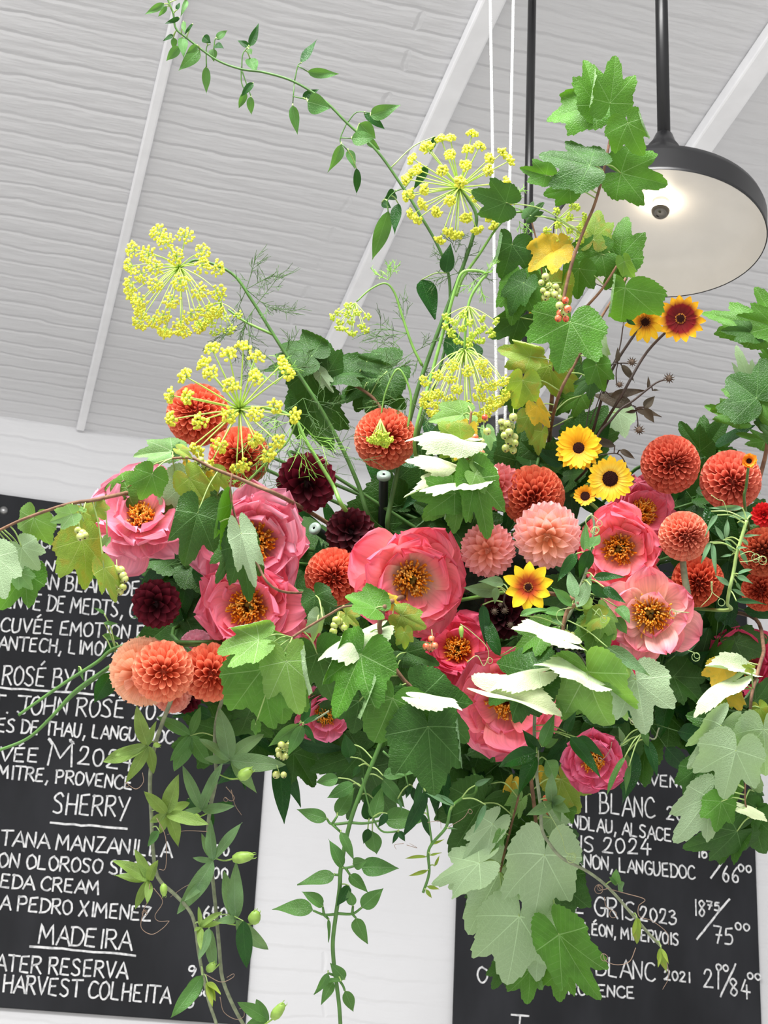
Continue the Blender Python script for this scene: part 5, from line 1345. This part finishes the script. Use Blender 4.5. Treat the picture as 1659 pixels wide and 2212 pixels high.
for pts, c in (([(850, 730), (920, 850), (975, 960), (1000, 1055), (1030, 1070)], 3), ([(1310, 1310), (1400, 1335), (1530, 1375), (1490, 1420), (1495, 1490), (1580, 1520), (1680, 1600), (1690, 1680)], 0), ([(1290, 1300), (1240, 1310), (1215, 1280)], 2), ([(1260, 1360), (1270, 1420), (1310, 1450)], 1), ([(1470, 1700), (1430, 1790), (1350, 1815), (1270, 1790), (1250, 1740)], 1), ([(1680, 1800), (1690, 1900), (1650, 1980)], 0)):
    tendril(t, K9.pts(pts), 1.99, c, mat='tendril_g' if c == 3 else 'tendril', cr=.006)
p = K7.pts([(865, 1115), (920, 1030), (960, 920), (1000, 820), (1030, 720), (1050, 600), (1060, 500), (1040, 440)])
path = branch_path(p, 2.02, False)
path = [to_core(path[0])] + path
t = thing('passionflower_vine', 'passionflower vine with curly tendrils climbing beside the pale pink dahlia', 'vine', path[0], PG)
mb = MB(); tube(mb, path, .0022, .0016, 7); mb.build('stem', M['vine'], t)
VL([(1035, 660, 970, 832, .5, 'S'), (955, 680, 828, 838, .38, 'S'), (950, 945, 912, 768, .42, 'q'), (958, 1000, 1062, 802, .34, 'q'), (930, 985, 795, 890, .4, 's'), (1060, 822, 1248, 812, .3, 'S', -.03), (1040, 870, 1150, 960, .45, 'S', -.03), (1120, 880, 1232, 985, .4, 'S', -.03), (1040, 645, 1092, 560, .5, 's'), (1000, 660, 1015, 490, .35, 's'), (900, 1040, 740, 1010, .35, 's'), (880, 1090, 750, 1040, .5, 's', .04), (1060, 650, 985, 620, .4, 's'),
    (1200, 1000, 1280, 1080, .7, 's', .05), (1190, 1060, 1250, 1170, .6, 's', .05), (1140, 1240, 1400, 1395, .35, 'q', -.02), (620, 1050, 800, 980, .25, 's'), (500, 1290, 380, 1020, .3, 'S', .05)], 2.0, K7)
bud(t, *K7.pts([(1000, 1010)])[0], *K7.pts([(1040, 940)])[0], 24, 2.0, path)
bud(t, *K7.pts([(1225, 1440)])[0], *K7.pts([(1240, 1310)])[0], 36, 1.98, path)
bud(t, *K7.pts([(265, 1110)])[0], *K7.pts([(268, 1180)])[0], 11, 2.02, path)
for pts, c in (([(1045, 560), (1010, 490), (1040, 450), (1085, 480)], 1), ([(1050, 560), (1060, 520)], 3), ([(940, 1000), (850, 1020), (840, 1070), (880, 1110)], 0), ([(1060, 1050), (1090, 1010), (1110, 1050)], 2), ([(260, 1100), (330, 1150), (420, 1240), (430, 1330)], 0), ([(300, 1330), (360, 1290), (400, 1350), (430, 1300)], 1), ([(1180, 1520), (1250, 1560), (1280, 1620), (1290, 1660)], 2)):
    tendril(t, K7.pts(pts), 1.99, c, mat='tendril_g', cr=.005)
# bare arching stems over the chalkboard
p = [(-20, 1628), (0, 1620), (60, 1595), (110, 1550), (160, 1495), (215, 1450), (280, 1405), (340, 1388), (400, 1388), (560, 1400)]
for nm, p, lab in (('lowest', [(-20, 1628), (0, 1620), (60, 1595), (110, 1550), (160, 1495), (215, 1455), (280, 1415), (360, 1395), (480, 1390)], 'longest bare green stem sweeping down across the chalk lettering'),
                   ('mid', [(40, 1545), (75, 1520), (140, 1475), (210, 1430), (250, 1400), (330, 1388), (480, 1384)], 'shorter bare green stem parallel above the longest one')):
    t, path = branch('bare_stem', lab, 'stem', 'bare arching stems', p, 2.14, [(240, 1452, 206, 1520, .7, 'S', -.02)] if nm == 'lowest' else [(225, 1325, 205, 1310, .4, 's'), (222, 1372, 262, 1382, .4, 's'), (170, 1440, 182, 1470, .3, 's')], 'simple', 'vine_g', (.0030, .0019), seed=141)
t, path = branch('bare_stem', 'short bare green stem joining the longest one beside the peach dahlia', 'stem', 'bare arching stems', [(120, 1540), (160, 1500), (200, 1470), (245, 1440), (330, 1420), (480, 1400)], 2.15, [(252, 1388, 222, 1420, .5, 'S'), (225, 1345, 255, 1350, .3, 's')], 'simple', 'vine_g', (.0030, .002), seed=142)

# ================================================================ bronze-leaved daisy stems and buds
BRl = KB.lv([(862, 890, 588, 835, .4, 'b'), (735, 835, 940, 782, .3, 'b'), (795, 650, 882, 745, .4, 'b'), (775, 630, 780, 545, .4, 'b'), (880, 910, 1042, 945, .35, 'b'), (930, 900, 990, 828, .6, 'b'), (880, 920, 820, 930, .4, 'b'), (930, 910, 995, 985, .6, 'b'), (758, 1125, 578, 1085, .35, 'b'), (790, 1150, 880, 1200, .4, 'b'), (955, 790, 962, 715, .3, 'b'), (980, 800, 1025, 795, .35, 'b'), (830, 380, 880, 420, .5, 'f')])
t, path = branch('false_sunflower', 'bronze-leaved daisy stem carrying only dark seed heads', 'daisy', 'red and yellow daisies', KB.pts([(1050, 735), (1000, 755), (940, 800), (865, 860), (790, 910), (730, 980), (660, 1060), (600, 1250)]), 2.2, BRl, 'simple', 'bronze', (.002, .0012), seed=151,
    extra=[KB.pts([(850, 640), (780, 640), (710, 668), (680, 800), (610, 1000)]), KB.pts([(770, 770), (765, 700), (775, 640)]), KB.pts([(895, 1020), (890, 960), (880, 905)]), KB.pts([(850, 1300), (790, 1180), (700, 1175), (660, 1185)]), KB.pts([(810, 395), (770, 600), (640, 790), (580, 1050)])], petmat='bronze')
sd = plain('seed_head', '#4a3a2c', .8, var=.4, scale=300)
def seed_head(t, x, y, rpx, d, kk):
    (x, y), = kk.pts([(x, y)]); c = P(x, y, d); r = rpx * d / F_PX; ax = face_axis(c, .2, .3); X, Y, Z = frame_from(ax)
    mb = MB(); ball(mb, c, r * .6, 0, None, 10, 6)
    for k in range(11):
        a_ = k * .571; dv = X * math.cos(a_) + Y * math.sin(a_)
        tube(mb, [c + dv * r * .5, c + dv * r * .9, c + dv * r * 1.05 + ax * r * .4], r * .14, r * .02, 4)
    for k in range(16):
        f = math.sqrt((k + .5) / 16); a_ = k * 2.4
        ball(mb, c + (X * math.cos(a_) + Y * math.sin(a_)) * r * .5 * f + ax * r * .45, r * .1, 0, None, 5, 4)
    mb.build('seed_head', sd, t)
for x, y, r_ in ((858, 632, 11), (1076, 728, 12), (785, 765, 9), (900, 1032, 12), (848, 1330, 12)): seed_head(t, x, y, r_, 2.16, KB)
t, path = branch('false_sunflower', 'grey-leaved daisy stem with black buds between the largest peony and the yellow daisy', 'daisy', 'red and yellow daisies', K7.pts([(540, 1010), (520, 960), (560, 900), (700, 1050)]), 2.06, K7.lv([(488, 900, 282, 892, .5, 'q'), (520, 862, 378, 828, .5, 'q'), (395, 985, 425, 1225, .3, 'f'), (480, 880, 470, 985, .5, 'q')]), 'simple', 'bronze', (.0018, .0011), seed=152)
for x, y, r_ in ((465, 1025, 9), (525, 1020, 9), (560, 1105, 9), (500, 985, 6)): seed_head(t, x, y, r_, 2.04, K7)

# ================================================================ sweet pea stems
KR = TF(1250, 950, 4.02)
pe = KR.lv([(1420, 590, 1138, 592, .2, 'e'), (1505, 655, 1298, 660, .38, 'e'), (1255, 870, 1178, 740, .35, 'e'), (1275, 860, 1300, 670, .28, 'e'), (1335, 965, 1265, 850, .3, 'e'), (1428, 840, 1585, 828, .2, 'e'), (1468, 915, 1395, 832, .4, 'e'), (1385, 1165, 1512, 1105, .3, 'e'), (1375, 1185, 1515, 1245, .4, 'e'), (1310, 1265, 1175, 1170, .35, 'e'), (1165, 900, 1190, 1185, .18, 'e'), (1140, 890, 1065, 1080, .25, 'e'), (1205, 655, 1080, 830, .25, 'e'), (1400, 960, 1480, 1090, .3, 'e'), (1330, 1000, 1230, 1015, .3, 'e'), (1375, 940, 1470, 925, .3, 'e'), (1150, 620, 1080, 700, .3, 'f'), (1380, 720, 1470, 760, .5, 'f'), (1330, 1300, 1480, 1365, .25, 'e'), (1370, 1400, 1640, 1400, .2, 'f'), (1370, 1240, 1415, 1310, .4, 'e')])
t, path = branch('sweet_pea_stem', 'grey-green sweet pea stem with narrow leaves among the coral dahlias', 'sweet pea', 'sweet pea stems', KR.pts([(1460, 700), (1430, 800), (1400, 900), (1370, 1000), (1345, 1150), (1310, 1300), (1290, 1420, 2.1), (1270, 1480, 2.2)]), 2.06, pe, 'simple', 'petiole', (.0024, .0022), seed=161, core=True)
for pts, c in (([(1150, 480), (1210, 520), (1260, 540), (1300, 660)], 0), ([(1400, 1000), (1480, 970), (1530, 990)], 2), ([(1400, 1060), (1500, 1050), (1590, 1010)], 2), ([(960, 1500), (830, 1490), (810, 1470)], 1), ([(1160, 1230), (1150, 1350), (1060, 1450)], 0), ([(1150, 1230), (1160, 1320), (1230, 1380)], 1), ([(950, 1830), (1010, 1850)], 2)):
    tendril(t, KR.pts(pts), 2.04, c, mat='tendril_g', cr=.006)
t = bpy.data.objects.get('ball_dahlia.007')
path = catmull([P(x, y, d_) for x, y, d_ in ((1474, 1200, 2.13), (1478, 1240, 2.12), (1486, 1290, 2.12), (1487, 1335, 2.14), (1440, 1400, 2.3))], 5)
mb = MB(); tube(mb, path, .0042, .005, 8); mb.build('stem', M['vine'], t)
pe2 = K10.lv([(1112, 580, 1078, 805, .25, 'f'), (1145, 650, 1018, 985, .3, 'f'), (1130, 640, 1205, 705, .5, 'f'), (1128, 800, 1192, 962, .3, 'f'), (962, 925, 928, 1005, .45, 'f'), (970, 918, 1015, 985, .6, 'f'), (1050, 610, 1010, 700, .5, 'f'), (1060, 620, 1080, 740, .4, 'f'), (890, 800, 830, 900, .5, 'f'), (960, 700, 1000, 780, .3, 'e'),
    (1340, 745, 1150, 640, .25, 'e'), (1340, 740, 1250, 680, .25, 'e'), (1480, 610, 1590, 560, .35, 'e'), (1550, 740, 1470, 930, .22, 'e'), (1300, 900, 1360, 900, .3, 'e'), (1150, 1090, 1010, 1080, .2, 'k'), (1160, 1180, 1030, 1225, .22, 'k'), (1180, 1080, 1255, 1060, .25, 'k'), (1160, 1290, 1245, 1300, .35, 'k'), (1150, 1310, 1190, 1370, .4, 'k'), (1210, 1150, 1240, 1080, .3, 'k'), (1190, 1000, 1275, 980, .25, 'k')])
t, path = branch('sweet_pea_stem', 'sweet pea stem with small pods hanging before the white wall', 'sweet pea', 'sweet pea stems', K10.pts([(1130, 1330), (1170, 1200), (1165, 1060), (1200, 990), (1285, 890), (1320, 760), (1400, 690, 2.14), (1490, 620, 2.2)]), 2.1, pe2, 'simple', 'vine_g', (.0022, .0018), seed=162,
    extra=[K10.pts([(1190, 1000), (1160, 780), (1130, 600), (1120, 420)]), K10.pts([(960, 920), (850, 915), (780, 790), (720, 560)]), K10.pts([(860, 380), (990, 500), (1030, 610)])])
for pts, c in (([(1000, 1000), (940, 1010), (950, 1040)], 0), ([(1020, 1010), (1090, 1030), (1040, 1000)], 0), ([(1300, 890), (1400, 830), (1440, 770)], 1), ([(1160, 860), (1240, 850), (1250, 900)], 0), ([(900, 480), (950, 420), (975, 400)], 1)):
    tendril(t, K10.pts(pts), 2.08, c, mat='tendril', r=.0004)
t, path = branch('passionflower_vine', 'passionflower spray with dark hand-shaped leaf beside the lowest pale berries', 'vine', PG, K10.pts([(500, 110), (420, 160), (330, 195), (600, 40)][:3]), 2.06, K10.lv([(320, 190, 385, 45, .4, 'S'), (330, 190, 440, 140, .38, 'S'), (300, 200, 78, 350, .36, 's'), (320, 205, 220, 430, .38, 's'), (330, 205, 410, 328, .38, 'S'), (300, 190, 240, 260, .4, 'S')]), 'simple', 'vine', (.0014, .0012), seed=163, core=False)
berries(t, K10.pts([(180, 340), (225, 345), (160, 375), (210, 370), (165, 405), (205, 415), (190, 420)]), 2.08, .0055, 'b_green', seed=14)
berries(t, K10.pts([(145, 540), (195, 540)]), 2.08, .0055, 'b_green', seed=15)
t, path = branch('passionflower_vine', 'passionflower spray with narrow drooping leaves over the Provence lettering', 'vine', PG, KR.pts([(700, 2500), (640, 2600), (400, 2450)][:2] + [(440, 2420)]), 2.12, K8.lv([(650, 770, 492, 1015, .22, 's'), (680, 830, 640, 1028, .22, 's'), (660, 740, 690, 900, .3, 's'), (800, 650, 900, 900, .35, 'f'), (640, 660, 600, 560, .5, 'q'), (620, 690, 700, 640, .5, 'q'), (780, 560, 820, 720, .35, 's')]), 'simple', 'vine', (.0014, .001), seed=164, core=True)
tendril(t, K8.pts([(560, 660), (545, 720), (500, 780), (470, 770)]), 2.08, 1)

# ================================================================ dark leaf sprays deep between the blooms
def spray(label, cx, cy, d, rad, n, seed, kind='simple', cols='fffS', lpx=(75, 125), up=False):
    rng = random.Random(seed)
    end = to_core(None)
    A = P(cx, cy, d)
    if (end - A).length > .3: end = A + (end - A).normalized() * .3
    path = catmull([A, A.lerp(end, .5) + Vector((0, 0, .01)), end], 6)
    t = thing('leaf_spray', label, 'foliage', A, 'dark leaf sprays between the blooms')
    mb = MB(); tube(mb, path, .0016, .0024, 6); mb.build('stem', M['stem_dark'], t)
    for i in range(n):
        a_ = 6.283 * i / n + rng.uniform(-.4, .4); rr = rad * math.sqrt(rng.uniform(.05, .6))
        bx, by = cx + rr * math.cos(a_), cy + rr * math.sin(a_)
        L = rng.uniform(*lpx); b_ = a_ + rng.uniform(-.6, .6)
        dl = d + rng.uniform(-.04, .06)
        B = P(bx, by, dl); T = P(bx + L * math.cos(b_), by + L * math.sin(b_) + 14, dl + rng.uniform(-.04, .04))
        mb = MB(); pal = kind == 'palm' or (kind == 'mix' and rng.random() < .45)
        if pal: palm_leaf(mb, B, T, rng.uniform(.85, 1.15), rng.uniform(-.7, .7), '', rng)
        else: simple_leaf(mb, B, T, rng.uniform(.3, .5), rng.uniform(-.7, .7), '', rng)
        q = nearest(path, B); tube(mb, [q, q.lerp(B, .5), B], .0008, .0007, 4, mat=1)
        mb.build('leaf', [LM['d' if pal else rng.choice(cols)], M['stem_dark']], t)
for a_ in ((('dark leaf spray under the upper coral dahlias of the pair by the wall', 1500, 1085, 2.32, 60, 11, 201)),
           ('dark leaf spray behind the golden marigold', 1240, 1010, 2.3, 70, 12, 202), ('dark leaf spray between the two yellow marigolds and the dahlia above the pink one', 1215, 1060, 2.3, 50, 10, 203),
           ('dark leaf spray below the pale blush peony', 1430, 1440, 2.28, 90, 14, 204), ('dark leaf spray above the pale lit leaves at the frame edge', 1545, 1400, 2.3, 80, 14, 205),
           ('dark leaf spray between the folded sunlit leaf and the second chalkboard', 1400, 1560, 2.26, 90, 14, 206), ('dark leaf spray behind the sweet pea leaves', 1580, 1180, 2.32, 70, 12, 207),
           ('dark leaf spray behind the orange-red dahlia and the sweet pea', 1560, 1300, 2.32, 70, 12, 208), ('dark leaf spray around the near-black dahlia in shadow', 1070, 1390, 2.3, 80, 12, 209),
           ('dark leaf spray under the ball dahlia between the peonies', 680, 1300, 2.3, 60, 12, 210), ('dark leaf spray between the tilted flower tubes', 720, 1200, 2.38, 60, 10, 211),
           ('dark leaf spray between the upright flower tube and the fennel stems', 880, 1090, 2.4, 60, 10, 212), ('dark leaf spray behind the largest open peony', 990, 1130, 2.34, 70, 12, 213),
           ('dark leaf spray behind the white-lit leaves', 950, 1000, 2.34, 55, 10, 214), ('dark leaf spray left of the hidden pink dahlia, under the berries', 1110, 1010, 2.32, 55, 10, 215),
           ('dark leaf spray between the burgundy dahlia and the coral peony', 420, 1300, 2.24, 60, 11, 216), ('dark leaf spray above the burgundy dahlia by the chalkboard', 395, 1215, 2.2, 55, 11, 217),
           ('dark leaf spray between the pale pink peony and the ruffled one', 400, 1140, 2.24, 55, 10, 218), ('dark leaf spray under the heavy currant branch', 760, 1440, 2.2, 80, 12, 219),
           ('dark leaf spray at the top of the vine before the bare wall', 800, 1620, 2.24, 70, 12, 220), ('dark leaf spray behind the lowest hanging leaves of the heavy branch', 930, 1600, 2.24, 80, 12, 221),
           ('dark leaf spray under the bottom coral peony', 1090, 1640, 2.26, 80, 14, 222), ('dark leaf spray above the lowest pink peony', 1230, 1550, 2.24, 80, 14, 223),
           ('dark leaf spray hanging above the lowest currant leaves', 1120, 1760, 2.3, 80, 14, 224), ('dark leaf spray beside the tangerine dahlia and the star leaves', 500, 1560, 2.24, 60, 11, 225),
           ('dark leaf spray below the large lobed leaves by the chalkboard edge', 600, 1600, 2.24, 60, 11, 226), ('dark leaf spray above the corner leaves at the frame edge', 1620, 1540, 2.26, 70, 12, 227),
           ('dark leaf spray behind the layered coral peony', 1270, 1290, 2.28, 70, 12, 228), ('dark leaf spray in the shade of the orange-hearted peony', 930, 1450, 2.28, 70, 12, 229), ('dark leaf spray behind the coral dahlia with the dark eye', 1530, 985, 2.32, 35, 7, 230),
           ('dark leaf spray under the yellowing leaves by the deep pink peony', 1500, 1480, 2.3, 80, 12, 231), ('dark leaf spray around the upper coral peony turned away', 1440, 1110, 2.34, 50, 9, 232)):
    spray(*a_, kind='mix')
